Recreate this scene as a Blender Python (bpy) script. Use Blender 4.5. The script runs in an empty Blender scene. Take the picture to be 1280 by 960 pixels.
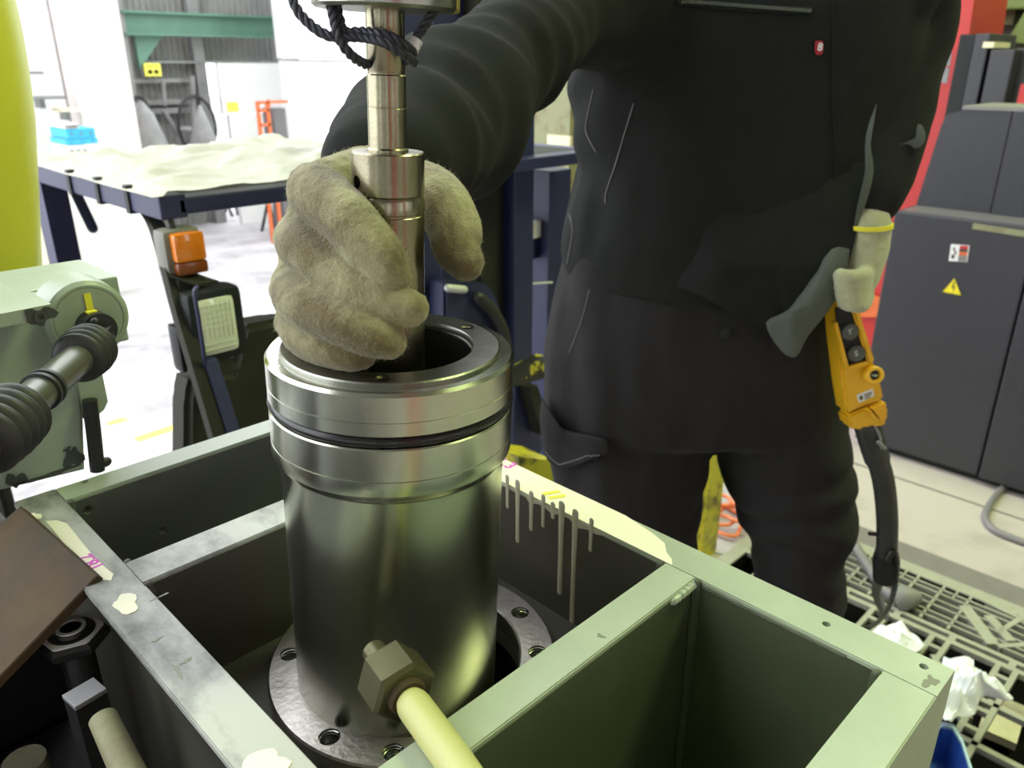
import bpy, bmesh, math, random
from mathutils import Vector, Matrix, noise
random.seed(7)
scene = bpy.context.scene
COL = scene.collection
R = math.radians

# ------------------------------------------------------------------ camera, world, lamps, exposure
CAM = Vector((0, 0, 1.45)); FPX = 996.0; PITCH = R(22)
FW = Vector((math.sqrt(.5), math.sqrt(.5), 0)); RT = Vector((math.sqrt(.5), -math.sqrt(.5), 0)); UP = Vector((0, 0, 1))
FWD = FW*math.cos(PITCH) - UP*math.sin(PITCH); UPC = FW*math.sin(PITCH) + UP*math.cos(PITCH)
cd = bpy.data.cameras.new('camera'); cam = bpy.data.objects.new('camera', cd); COL.objects.link(cam)
cam.location = CAM; cam.rotation_euler = (R(90)-PITCH, 0, R(-45))
cd.sensor_width = 36; cd.lens = FPX/1280*36; cd.clip_start = .02; cd.clip_end = 200
cd.dof.use_dof = True; cd.dof.focus_distance = .47; cd.dof.aperture_fstop = 14
scene.camera = cam
scene.view_settings.view_transform = 'Standard'; scene.view_settings.look = 'None'
scene.view_settings.gamma = 1; scene.view_settings.use_curve_mapping = False
scene.view_settings.exposure = 0.0

w = bpy.data.worlds.new('overcast_sky'); scene.world = w; w.use_nodes = True
bg = w.node_tree.nodes['Background']
bg.inputs[0].default_value = (.93, .96, 1.0, 1); bg.inputs[1].default_value = 4.3

def area(name, loc, size, power, color, rot=(0, 0, 0), sy=None):
    l = bpy.data.lights.new(name, 'AREA'); l.energy = power; l.color = color; l.size = size
    if sy: l.shape = 'RECTANGLE'; l.size_y = sy
    o = bpy.data.objects.new(name, l); COL.objects.link(o); o.location = loc; o.rotation_euler = rot
    return o
LAMP = (.84, 1.0, .42)
area('hall_lamp', (2.9, -1.0, 5.2), 1.4, 190, LAMP)
area('hall_lamp', (6.2, 0.4, 5.2), 1.6, 75, LAMP)

# ------------------------------------------------------------------ pixel -> world (the frame is 1280 x 960)
def ray(x, y): return FWD + RT*((x-640)/FPX) - UPC*((y-480)/FPX)
def PZ(x, y, z): d = ray(x, y); return CAM + d*((z-CAM.z)/d.z)
def PX(x, y, X): d = ray(x, y); return CAM + d*(X/d.x)
def PY(x, y, Y): d = ray(x, y); return CAM + d*(Y/d.y)
def PD(x, y, dep): return CAM + ray(x, y)*dep
def V(*a): return Vector(a)
def CF(r, f, z): return RT*r + FW*f + UP*z          # right / forward / height -> world

# ------------------------------------------------------------------ materials
def mat(name, col, rough=.5, metal=0.0, var=.12, scale=20, bump=0.0, bscale=None, col2=None, thr=None, sheen=0, aniso=0, emit=None, stretch=None, trans=0, coat=0, spec=None):
    m = bpy.data.materials.new(name); m.use_nodes = True; nt = m.node_tree; N = nt.nodes; L = nt.links
    b = N['Principled BSDF']
    tc = N.new('ShaderNodeTexCoord'); mp = N.new('ShaderNodeMapping'); L.new(tc.outputs['Object'], mp.inputs[0])
    if stretch: mp.inputs['Scale'].default_value = stretch
    n = N.new('ShaderNodeTexNoise'); n.inputs['Scale'].default_value = scale; n.inputs['Detail'].default_value = 6; n.inputs['Roughness'].default_value = .65
    L.new(mp.outputs[0], n.inputs['Vector'])
    cr = N.new('ShaderNodeValToRGB'); L.new(n.outputs['Fac'], cr.inputs[0])
    c = Vector(col)
    if col2 is None:
        a, d = c*(1-var), c*(1+var)
        cr.color_ramp.elements[0].position = .3; cr.color_ramp.elements[1].position = .7
    else:
        a, d = Vector(col2), c
        t = thr if thr else (.4, .6)
        cr.color_ramp.elements[0].position = t[0]; cr.color_ramp.elements[1].position = t[1]
    cr.color_ramp.elements[0].color = (*a, 1); cr.color_ramp.elements[1].color = (*[min(1, v) for v in d], 1)
    L.new(cr.outputs[0], b.inputs['Base Color'])
    b.inputs['Roughness'].default_value = rough; b.inputs['Metallic'].default_value = metal
    if sheen: b.inputs['Sheen Weight'].default_value = sheen; b.inputs['Sheen Roughness'].default_value = .4
    if spec is not None: b.inputs['Specular IOR Level'].default_value = spec
    if coat: b.inputs['Coat Weight'].default_value = coat
    if trans: b.inputs['Transmission Weight'].default_value = trans
    if aniso:
        b.inputs['Anisotropic'].default_value = aniso; b.inputs['Anisotropic Rotation'].default_value = .25
        t = N.new('ShaderNodeTangent'); t.direction_type = 'RADIAL'; t.axis = 'Z'; L.new(t.outputs[0], b.inputs['Tangent'])
    if rough > .15 and metal < .5:
        mr = N.new('ShaderNodeMapRange'); L.new(n.outputs['Fac'], mr.inputs[0])
        mr.inputs[3].default_value = rough-.08; mr.inputs[4].default_value = min(1, rough+.08); L.new(mr.outputs[0], b.inputs['Roughness'])
    if bump:
        n2 = N.new('ShaderNodeTexNoise'); n2.inputs['Scale'].default_value = bscale or scale*4; n2.inputs['Detail'].default_value = 4
        L.new(mp.outputs[0], n2.inputs['Vector'])
        bp = N.new('ShaderNodeBump'); bp.inputs['Strength'].default_value = bump; bp.inputs['Distance'].default_value = .002
        L.new(n2.outputs['Fac'], bp.inputs['Height']); L.new(bp.outputs[0], b.inputs['Normal'])
    if emit: b.inputs['Emission Color'].default_value = (*col, 1); b.inputs['Emission Strength'].default_value = emit
    return m
M = {}
M['paint'] = mat('grey_green_paint', (.37, .43, .31), .32, 0, .14, 9, .12, 60)
M['paint_worn'] = mat('worn_grey_green_paint', (.42, .43, .385), .36, 0, .1, 15, .15, 50, col2=(.13, .135, .125), thr=(.38, .56), stretch=(1, .55, 1), spec=.35)
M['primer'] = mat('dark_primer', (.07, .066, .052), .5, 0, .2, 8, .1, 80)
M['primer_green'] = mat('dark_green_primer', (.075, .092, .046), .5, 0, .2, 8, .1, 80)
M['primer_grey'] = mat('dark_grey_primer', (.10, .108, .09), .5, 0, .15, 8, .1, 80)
M['filler_run'] = mat('shaded_filler', (.46, .43, .32), .55, 0, .1, 30)  # darker copy of the cream filler, the wall's shade put into its colour
M['filler'] = mat('cream_filler', (.80, .79, .58), .5, 0, .05, 12, .1, 60)
M['pink'] = mat('pink_marker', (.62, .10, .50), .6)
M['ymark'] = mat('yellow_marker', (.80, .75, .05), .6)
M['steel'] = mat('turned_steel', (.54, .56, .47), .19, 1, .05, 30, .06, 900, aniso=.6, stretch=(1, 1, 14))
M['steel_top'] = mat('dark_oiled_steel', (.30, .30, .27), .3, 1, .25, 25, .08, 300)
M['steel_rod'] = mat('rod_steel', (.30, .275, .19), .26, 1, .18, 26, .05, 600, aniso=.4)
M['flange'] = mat('machined_flange', (.44, .41, .385), .42, 1, .14, 30, .2, 260, col2=(.27, .25, .22), thr=(.3, .6))
M['hole'] = mat('hole_shade', (.02, .021, .018), .35)  # near-black stands for the shade inside holes and the sleeve bore
M['thread'] = mat('thread_steel', (.34, .36, .30), .28, 1)
M['rubber'] = mat('black_rubber', (.012, .012, .012), .28)
M['rubber_matt'] = mat('dusty_black_rubber', (.028, .03, .027), .5, 0, .2, 30)
M['wire'] = mat('dark_wire_rope', (.045, .048, .06), .5, .3, .2, 60)
M['glove'] = mat('cotton_glove', (.40, .38, .205), .95, 0, .1, 20, .6, 900, col2=(.135, .11, .045), thr=(.40, .64), sheen=.3)
M['glove2'] = mat('clean_cotton_glove', (.40, .41, .245), .95, 0, .12, 28, .7, 700, sheen=.5)
M['ycuff'] = mat('yellow_cuff_edge', (.75, .68, .04), .8)
M['cloth'] = mat('black_work_cloth', (.0165, .0178, .0165), .9, 0, .12, 60, .4, 900, sheen=.03, spec=.1)
M['cloth_trouser'] = mat('charcoal_work_cloth', (.0250, .0240, .0245), .9, 0, .12, 60, .4, 900, sheen=.04, spec=.12)
M['lining'] = mat('lit_jacket_lining', (.085, .10, .08), .8, 0, .1, 60, .3, 900)  # paler green carries the lamp light falling on the jacket cloth
M['seam'] = mat('seam_thread', (.16, .155, .16), .8)
M['skin'] = mat('skin', (.55, .33, .23), .5)
M['hair'] = mat('black_hair', (.015, .013, .012), .5)
M['eye'] = mat('eye_white', (.75, .74, .7), .2)
M['boot'] = mat('black_leather', (.02, .02, .02), .4)
M['red_tag'] = mat('red_tag', (.35, .01, .02), .6)
M['white'] = mat('white_plastic', (.78, .78, .76), .45, 0, .03)
M['pend'] = mat('yellow_pendant', (.78, .44, .012), .38, 0, .08, 40)
M['black'] = mat('black_plastic', (.018, .02, .02), .45, spec=.2)
M['button'] = mat('dark_button', (.055, .06, .05), .45)
M['mach'] = mat('pale_green_machine_paint', (.31, .37, .28), .36, 0, .06, 10, .15, 120)
M['mach_dark'] = mat('chipped_dark_patch', (.05, .055, .045), .5)
M['shaft'] = mat('grey_shaft', (.16, .165, .14), .3, .55, .15, 30)
M['lime'] = mat('lime_yellow_paint', (.66, .69, .05), .4, 0, .05, 6)
M['navy'] = mat('navy_paint', (.020, .024, .085), .45, 0, .2, 14)
M['olive'] = mat('olive_black_paint', (.032, .033, .025), .65, 0, .2, 14, spec=.15)
M['tarp'] = mat('cream_canvas', (.86, .85, .78), .85, 0, .05, 10, .3, 300)
M['amber'] = mat('amber_lens', (.80, .22, .01), .15, 0, .12, 60, coat=.5)
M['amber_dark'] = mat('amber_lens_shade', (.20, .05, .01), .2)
M['lampgrey'] = mat('grey_lamp_housing', (.20, .20, .18), .5)
M['lens'] = mat('ribbed_glass', (.74, .78, .62), .08, 0, .05, 60, coat=.6)
M['rust'] = mat('rusty_steel', (.088, .058, .026), .7, 0, .2, 14, .25, 90, col2=(.048, .036, .020), thr=(.35, .65), spec=.2)
M['rust_edge'] = mat('ground_plate_edge', (.20, .19, .16), .4, .5)
M['dark_steel'] = mat('blackened_steel', (.03, .031, .03), .4, .5, .2, 20)
M['nut'] = mat('zinc_nut', (.74, .74, .74), .45, .3, .1, 40)  # zinc whitened so the pit nut's top looks lit by the sky
M['flaky'] = mat('black_with_yellow_flakes', (.55, .48, .03), .45, 0, .1, 26, .2, 80, col2=(.022, .022, .022), thr=(.56, .60))
M['nut_olive'] = mat('olive_nut', (.11, .105, .055), .42, .7, .15, 40)
M['tool'] = mat('chipped_cream_paint', (.50, .50, .19), .45, 0, .05, 24, col2=(.24, .18, .06), thr=(.30, .36))
M['conc'] = mat('pale_concrete', (.48, .43, .385), .75, 0, .05, 3.5, .15, 50, col2=(.35, .31, .275), thr=(.28, .5))
M['yard'] = mat('yard_concrete', (.46, .44, .45), .8, 0, .1, 1.1, .15, 30, col2=(.24, .23, .235), thr=(.34, .56))
M['strip'] = mat('dark_floor_strip', (.20, .185, .165), .7, 0, .1, 14)
M['pallet'] = mat('grey_green_plastic', (.34, .34, .27), .5, 0, .1, 30)
M['pit'] = mat('slot_shade_black', (.008, .008, .007), .9, spec=.03)  # near-black painted in for the shade below the pallet grid
M['smear'] = mat('grime', (.20, .21, .15), .6)
M['rag'] = mat('white_paper_towel', (.82, .85, .88), .9, 0, .03, 30)
M['bin'] = mat('blue_plastic', (.03, .10, .42), .4)
M['bin_rim'] = mat('pale_blue_plastic', (.40, .56, .66), .4)
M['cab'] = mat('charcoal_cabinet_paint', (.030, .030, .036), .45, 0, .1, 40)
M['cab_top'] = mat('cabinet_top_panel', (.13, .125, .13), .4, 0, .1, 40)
M['red'] = mat('red_machine_paint', (.46, .022, .018), .45, 0, .08, 10)
M['orange'] = mat('orange_paint', (.62, .13, .03), .45)
M['cord'] = mat('orange_cord', (.80, .22, .08), .5)
M['greyhose'] = mat('grey_hose', (.20, .19, .19), .5)
M['yel'] = mat('worn_yellow_paint', (.56, .50, .02), .5, 0, .1, 9, .2, 80, col2=(.05, .045, .015), thr=(.36, .5))
M['wsign'] = mat('warning_yellow', (.80, .68, .02), .4)
M['signyel'] = mat('yellow_sign', (.80, .80, .10), .5)
M['corr'] = mat('weathered_corrugated_sheet', (.26, .26, .25), .6, .1, .25, 2)
M['green'] = mat('green_girder_paint', (.10, .22, .16), .5, 0, .15, 3)
M['grn2'] = mat('pale_green_paint', (.30, .38, .16), .5, 0, .15, 6)
M['steelbg'] = mat('dull_grey_steel', (.22, .22, .22), .5, .2, .2, 6)
M['whitewall'] = mat('white_panel', (.80, .80, .79), .6, 0, .03, 3)
M['pinkwall'] = mat('off_white_wall', (.66, .60, .58), .7, 0, .03, 3)
M['hallwall'] = mat('hall_wall_sheet', (.30, .32, .27), .7, 0, .15, 1.5)
M['roof'] = mat('roof_sheet', (.26, .27, .24), .7, 0, .1, 1.5)
M['olivecol'] = mat('mossy_olive_paint', (.24, .25, .13), .6, 0, .1, 9, .2, 60, col2=(.16, .11, .06), thr=(.34, .5))
M['sheet'] = mat('lavender_grey_sheet', (.40, .37, .39), .7)
M['blue'] = mat('cyan_crate', (.05, .42, .70), .5)
M['straw'] = mat('pale_straw', (.72, .66, .45), .7)
M['kanji'] = mat('dark_print', (.10, .09, .03), .6)

# ------------------------------------------------------------------ mesh helpers
def box(bm, c, s, rot=None, bevel=0):
    r = bmesh.ops.create_cube(bm, size=1)['verts']
    mtx = Matrix.Translation(c) @ (rot.to_4x4() if rot else Matrix()) @ Matrix.Diagonal((*s, 1))
    bmesh.ops.transform(bm, matrix=mtx, verts=r)
    if bevel:
        es = {e for v in r for e in v.link_edges}
        bmesh.ops.bevel(bm, geom=list(es), offset=bevel, segments=2, affect='EDGES', profile=.6)
    return bm
def box2(bm, a, b, bevel=0):
    a, b = Vector(a), Vector(b)
    return box(bm, (a+b)/2, [abs(v) for v in (b-a)], bevel=bevel)
def frame_of(d):
    d = d.normalized(); a = UP if abs(d.z) < .9 else Vector((1, 0, 0))
    x = d.cross(a).normalized(); return x, d.cross(x).normalized(), d
def tube(bm, pts, rad, seg=12, cap='round', closed=False, sq=None):
    pts = [Vector(p) for p in pts]; n = len(pts)
    if not hasattr(rad, '__len__'): rad = [rad]*n
    rings = []; px = None
    P2, R2 = [], []
    if cap == 'round' and not closed:
        d0 = (pts[0]-pts[1]).normalized(); d1 = (pts[-1]-pts[-2]).normalized()
        for k in (90, 65, 35): P2.append(pts[0]+d0*rad[0]*math.sin(R(k))); R2.append(max(1e-5, rad[0]*math.cos(R(k))))
        P2 += pts; R2 += list(rad)
        for k in (35, 65, 90): P2.append(pts[-1]+d1*rad[-1]*math.sin(R(k))); R2.append(max(1e-5, rad[-1]*math.cos(R(k))))
    else: P2, R2 = pts, list(rad)
    m = len(P2)
    for i in range(m):
        if closed: t = P2[(i+1) % m]-P2[i-1]
        else: t = P2[min(i+1, m-1)]-P2[max(i-1, 0)]
        t.normalize()
        if px is None: px, py, _ = frame_of(t)
        else:
            px = (px-t*px.dot(t)).normalized()
        py = t.cross(px)
        ring = []
        for k in range(seg):
            a = 2*math.pi*k/seg; ring.append(bm.verts.new(P2[i]+(px*math.cos(a)+py*math.sin(a))*R2[i]))
        rings.append(ring)
    for i in range(m if closed else m-1):
        A, B = rings[i], rings[(i+1) % m]
        for k in range(seg):
            bm.faces.new((A[k], A[(k+1) % seg], B[(k+1) % seg], B[k]))
    if not closed:
        bm.faces.new(rings[0][::-1]); bm.faces.new(rings[-1])
    return bm
def loft(bm, rings, cap=True):
    vs = [[bm.verts.new(p) for p in r] for r in rings]; n = len(vs[0])
    for A, B in zip(vs, vs[1:]):
        for k in range(n): bm.faces.new((A[k], A[(k+1) % n], B[(k+1) % n], B[k]))
    if cap: bm.faces.new(vs[0][::-1]); bm.faces.new(vs[-1])
    return bm
def lathe(bm, prof, o=V(0, 0, 0), ax=UP, seg=64, closed=True):
    """prof: (r, h) pairs; closed joins last to first (a solid ring)"""
    x, y, d = frame_of(Vector(ax)); o = Vector(o)
    rings = [[bm.verts.new(o+d*h+(x*math.cos(2*math.pi*k/seg)+y*math.sin(2*math.pi*k/seg))*max(r, 1e-5)) for k in range(seg)] for r, h in prof]
    n = len(rings)
    for i in range(n if closed else n-1):
        A, B = rings[i], rings[(i+1) % n]
        for k in range(seg): bm.faces.new((A[k], A[(k+1) % seg], B[(k+1) % seg], B[k]))
    return bm
def prism(bm, poly, off):
    """poly: list of points (planar); off: extrusion vector"""
    off = Vector(off); a = [bm.verts.new(Vector(p)) for p in poly]; b = [bm.verts.new(Vector(p)+off) for p in poly]; n = len(a)
    bm.faces.new(a[::-1]); bm.faces.new(b)
    for k in range(n): bm.faces.new((a[k], a[(k+1) % n], b[(k+1) % n], b[k]))
    return bm
def nb(): return bmesh.new()
def obj(name, bm, m, parent=None, smooth=False, ang=35, fixn=True):
    if fixn: bmesh.ops.recalc_face_normals(bm, faces=bm.faces)
    me = bpy.data.meshes.new(name); 
    co = [v.co for v in bm.verts]
    lo = Vector([min(c[i] for c in co) for i in range(3)]); hi = Vector([max(c[i] for c in co) for i in range(3)])
    c = (lo+hi)/2; 
    bmesh.ops.translate(bm, verts=bm.verts, vec=-c)
    bm.to_mesh(me); bm.free()
    return link(name, me, m, c, parent, smooth, ang)
def link(name, me, m, c, parent=None, smooth=False, ang=35):
    if isinstance(m, str): m = M[m]
    me.materials.clear(); me.materials.append(m)
    if smooth:
        me.polygons.foreach_set('use_smooth', [True]*len(me.polygons))
        try: me.set_sharp_from_angle(angle=R(ang))
        except Exception: pass
    o = bpy.data.objects.new(name, me); COL.objects.link(o); o.location = c
    if parent: setpar(o, parent)
    return o
def wm(o):
    b = Matrix.Translation(o.location) @ o.rotation_euler.to_matrix().to_4x4()
    return (wm(o.parent) @ o.matrix_parent_inverse @ b) if o.parent else b
def setpar(o, p):
    o.parent = p; o.matrix_parent_inverse = wm(p).inverted()
def thing(name, label, cat, loc=(0, 0, 0), group=None):
    o = bpy.data.objects.new(name, None); COL.objects.link(o); o.location = loc; o.empty_display_size = .05
    return tag(o, label, cat, group)
def tag(o, label, cat, group=None):
    o['label'] = label; o['category'] = cat
    if group: o['group'] = group
    return o
def struct(o): o['kind'] = 'structure'; return o
def cyl(bm, a, b, r, seg=24, r2=None): return tube(bm, [a, b], [r, r if r2 is None else r2], seg, cap='flat')
def hexprism(bm, c, ax, r, h, bore=0, tw=0):
    x, y, d = frame_of(Vector(ax)); c = Vector(c)
    for i, (rr, hh) in enumerate([(r*.9, -h/2), (r, -h/2+r*.07), (r, h/2-r*.07), (r*.9, h/2)]): pass
    rings = []
    for rr, hh in [(r*.88, -h/2), (r, -h/2+r*.12), (r, h/2-r*.12), (r*.88, h/2)]:
        rings.append([c+d*hh+(x*math.cos(R(60*k)+tw)+y*math.sin(R(60*k)+tw))*rr for k in range(6)])
    return loft(bm, rings)
def apply_mods(o):
    dg = bpy.context.evaluated_depsgraph_get(); dg.update()
    me = bpy.data.meshes.new_from_object(o.evaluated_get(dg)); old = o.data
    o.modifiers.clear(); o.data = me
    if old.users == 0: bpy.data.meshes.remove(old)
    return o
def cut(o, cutter_bm):
    bmesh.ops.recalc_face_normals(cutter_bm, faces=cutter_bm.faces)
    me = bpy.data.meshes.new('cutter'); cutter_bm.to_mesh(me); cutter_bm.free()
    c = bpy.data.objects.new('cutter', me); COL.objects.link(c)
    bo = o.modifiers.new('b', 'BOOLEAN'); bo.object = c; bo.operation = 'DIFFERENCE'; bo.solver = 'EXACT'
    apply_mods(o); bpy.data.objects.remove(c); bpy.data.meshes.remove(me)
    return o
def remesh_bm(bm, vox, smooth=6, disp=None, fac=.5):
    """union overlapping closed shapes into one continuous skin (voxel remesh), smooth it, displace it"""
    bmesh.ops.recalc_face_normals(bm, faces=bm.faces)
    me = bpy.data.meshes.new('tmp'); bm.to_mesh(me); bm.free()
    o = bpy.data.objects.new('tmp', me); COL.objects.link(o)
    r = o.modifiers.new('r', 'REMESH'); r.mode = 'VOXEL'; r.voxel_size = vox
    if smooth: s = o.modifiers.new('s', 'SMOOTH'); s.factor = fac; s.iterations = smooth
    apply_mods(o)
    b2 = bmesh.new(); b2.from_mesh(o.data)
    bpy.data.objects.remove(o)
    if disp:
        b2.normal_update()
        mv = [(v, disp(v.co, v.normal)) for v in b2.verts]
        for v, d in mv: v.co += d if isinstance(d, Vector) else v.normal*d
    return b2
def text_bm(s, size, o, xdir, ydir, thick=.0003, shear=0, bold=0):
    """flat lettering laid at o with its baseline along xdir"""
    cu = bpy.data.curves.new('t', 'FONT'); cu.body = s; cu.size = size; cu.extrude = thick; cu.shear = shear; cu.offset = bold; cu.resolution_u = 3
    ob = bpy.data.objects.new('t', cu); COL.objects.link(ob)
    dg = bpy.context.evaluated_depsgraph_get(); dg.update()
    me = bpy.data.meshes.new_from_object(ob.evaluated_get(dg))
    bm = bmesh.new(); bm.from_mesh(me); bpy.data.objects.remove(ob); bpy.data.curves.remove(cu)
    x = Vector(xdir).normalized(); y = Vector(ydir).normalized(); z = x.cross(y)
    mt = Matrix((x, y, z)).transposed().to_4x4(); mt.translation = Vector(o)
    bmesh.ops.transform(bm, matrix=mt, verts=bm.verts)
    return bm
def blob(bm, c, rx, ry, xd=V(1, 0, 0), yd=V(0, 1, 0), h=.0006, seed=0, n=18, rag=.25):
    """an irregular flat patch"""
    c = Vector(c); rnd = random.Random(seed); ph = [rnd.uniform(0, 6.28) for _ in range(4)]
    pts = []
    for k in range(n):
        a = 2*math.pi*k/n; f = 1+rag*(.5*math.sin(2*a+ph[0])+.4*math.sin(3*a+ph[1])+.35*math.sin(5*a+ph[2]))
        pts.append(c+xd*(rx*f*math.cos(a))+yd*(ry*f*math.sin(a)))
    return prism(bm, pts, xd.cross(yd).normalized()*h)
def thicken(bm, off):
    off = Vector(off); r = bmesh.ops.extrude_face_region(bm, geom=bm.faces[:], use_keep_orig=True)
    bmesh.ops.translate(bm, verts=[v for v in r['geom'] if isinstance(v, bmesh.types.BMVert)], vec=off); return bm
def spline(pts, n=8):
    pts = [Vector(p) for p in pts]; out = []
    for i in range(len(pts)-1):
        p0 = pts[max(i-1, 0)]; p1 = pts[i]; p2 = pts[i+1]; p3 = pts[min(i+2, len(pts)-1)]
        for k in range(n):
            t = k/n
            out.append(.5*((2*p1)+(p2-p0)*t+(2*p0-5*p1+4*p2-p3)*t*t+(3*p1-p0-3*p2+p3)*t**3))
    out.append(pts[-1]); return out
def lerp_list(vals, n=8):
    vs = spline([V(v, 0, 0) for v in vals], n); return [v.x for v in vs]

# ================================================================== THE SETTING
bm = nb(); prism(bm, [(-8, -8, -.9), (9, -8, -.9), (9, 2.25, -.9), (1.95, 2.25, -.9), (1.95, .95, -.9), (-8, .95, -.9)], (0, 0, .9))
struct(obj('floor', bm, 'conc'))
bm = nb(); box2(bm, (-30, .9, -1.1), (45, 60, -.9)); struct(obj('floor', bm, 'yard'))
bm = nb(); box2(bm, (2.14, -8, .0), (2.46, 2.2, .003)); struct(obj('trim_1', bm, 'strip'))
bm = nb(); prism(bm, [(-8.2, -8.2, 5.5), (9.2, -8.2, 5.5), (9.2, 3.2, 5.5), (4.0, 3.2, 5.5), (4.0, 1.5, 5.5), (-8.2, 1.5, 5.5)], (0, 0, .1)); struct(obj('ceiling', bm, 'roof'))
bm = nb(); box2(bm, (9, -8.2, -.9), (9.2, 3.2, 5.5)); struct(obj('wall_right', bm, 'hallwall'))
def wall_added_bays(name, p0, p1, along, spans, zlo, zhi):
    # unseen sheet wall; open bays added for bright bands reflected in the steel
    cur = p0[along]
    def seg(a, b, z0, z1):
        q0, q1 = list(p0), list(p1); q0[along], q1[along] = a, b; q0[2], q1[2] = z0, z1
        bm = nb(); box2(bm, q0, q1); struct(obj(name, bm, 'hallwall'))
    for a, b in spans:
        seg(cur, a, -.9, 5.5); seg(a, b, -.9, zlo); seg(a, b, zhi, 5.5); cur = b
    seg(cur, p1[along], -.9, 5.5)
wall_added_bays('wall_front', (-8.2, -8.2, -.9), (9, -8, 5.5), 0, [(-6.6, -5.4), (-3.2, -2.6), (-1.2, -.9), (.4, 1.0), (3.4, 4.2), (6.0, 6.6)], .9, 4.2)
wall_added_bays('wall_left', (-8.2, -8, -.9), (-8, 1.5, 5.5), 1, [(-6.4, -5.6), (-4.2, -3.9), (-2.6, -1.6), (-.2, .2)], .9, 4.2)
bm = nb(); box2(bm, (4.2, 3.1, -.9), (9, 3.2, 5.5)); struct(obj('wall_back', bm, 'grn2'))
for k, (x, y, w_, lab) in enumerate([(-.60, -2.35, .16, 'unseen red column added behind the camera for the steel to reflect'), (1.29, -3.5, .17, 'second unseen red column added farther off for the steel to reflect')]):  # unseen columns added for red stripes in the steel's reflection
    bm = nb(); box2(bm, (x-w_, y-w_, 0), (x+w_, y+w_, 5.5), bevel=.01); tag(obj('reflected_column', bm, 'red'), lab, 'column')
# joint line in the concrete in front of the cabinet
bm = nb(); a = PZ(1055, 575, 0); b = PZ(1279, 650, 0); d = (b-a).normalized(); a -= d*.5; b += d*1.2; s = V(-d.y, d.x, 0)*.006
prism(bm, [a+s, a-s, b-s, b+s], (0, 0, .0015)); struct(obj('trim_2', bm, 'strip'))
# yellow lane line and mark on the yard
bm = nb(); a = PZ(170, 550, -.9); b = PZ(243, 526, -.9); s = V(.0, .045, 0)
prism(bm, [a+s, a-s, b+d*0-s, b+s], (0, 0, .003)); struct(obj('trim_3', bm, 'signyel'))
bm = nb(); blob(bm, PZ(146, 527, -.9), .07, .04, h=.003, seed=3, rag=.1); struct(obj('trim_4', bm, 'signyel'))

# ------------------------------------------------------------------ far side of the yard
YS = 12.0
def zy(x, y, Y=YS): return PY(x, y, Y)
# shed with corrugated front
shed = thing('storage_shed', 'weathered grey corrugated shed front under a green girder across the bright yard', 'shed', (5.6, YS, -.9))
def corrugated(bm, x0, x1, z0, z1, Y, p=.09, amp=.018, zf=None):
    n = int((x1-x0)/p*4); a = []; b = []
    for i in range(n+1):
        x = x0+(x1-x0)*i/n; y = Y+amp*math.sin(2*math.pi*(x-x0)/p)
        a.append(bm.verts.new((x, y, z0))); b.append(bm.verts.new((x, y, z1)))
    for i in range(n): bm.faces.new((a[i], a[i+1], b[i+1], b[i]))
    r = bmesh.ops.extrude_face_region(bm, geom=bm.faces[:]); bmesh.ops.translate(bm, verts=[v for v in r['geom'] if isinstance(v, bmesh.types.BMVert)], vec=(0, .05, 0))
ztop = zy(200, 0).z
xl, xr = zy(150, 40).x, zy(356, 40).x
xd = zy(260, 80).x; zdoor = zy(260, 79).z
bm = nb(); corrugated(bm, xl-.2, xr+1.6, zy(200, 24).z-.05, 4.2, YS+.35); obj('upper_cladding', bm, 'corr', shed)
bm = nb(); corrugated(bm, xl-.2, xd-.0, -.9, zy(250, 25).z, YS+.3); obj('front_cladding', bm, 'corr', shed)
bm = nb(); corrugated(bm, xd-.1, xr+.4, zdoor, zy(250, 25).z, YS+.3); obj('front_cladding', bm, 'corr', shed)
z0, z1 = zy(250, 46).z, zy(250, 17).z
bm = nb(); box2(bm, (xl+.03, YS-.12, z1-.03), (xr+1.5, YS+.12, z1)); box2(bm, (xl+.03, YS-.12, z0), (xr+1.5, YS+.12, z0+.03)); box2(bm, (xl+.03, YS-.02, z0), (xr+1.5, YS+.02, z1)); obj('girder', bm, 'green', shed)
bm = nb(); a = zy(168, 42); prism(bm, [(a.x, YS, a.z+.05), (a.x+.45, YS, a.z+.05), (a.x, YS, a.z-.45)], (0, .06, 0)); obj('gusset', bm, 'green', shed)
for i, (px0, y0, y1, wd) in enumerate([(153, 0, 195, .14), (253, 50, 195, .16)]):
    p = zy(px0, 60); bm = nb(); y_ = YS-.06 if i == 0 else YS+.125; box2(bm, (p.x-wd/2, y_, -.9), (p.x+wd/2, y_+.14, ztop+.5)); obj('post', bm, 'steelbg', shed)
for y0, y1, x0, x1 in [(76, 79, 155, 356), (99, 103, 166, 245), (126, 130, 168, 243), (137, 141, 168, 243)]:
    a, b = zy(x0, y0), zy(x1, y1); bm = nb(); box2(bm, (a.x, YS+.1, b.z), (b.x, YS+.26, a.z)); obj('cross_rail', bm, 'steelbg', shed)
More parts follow.
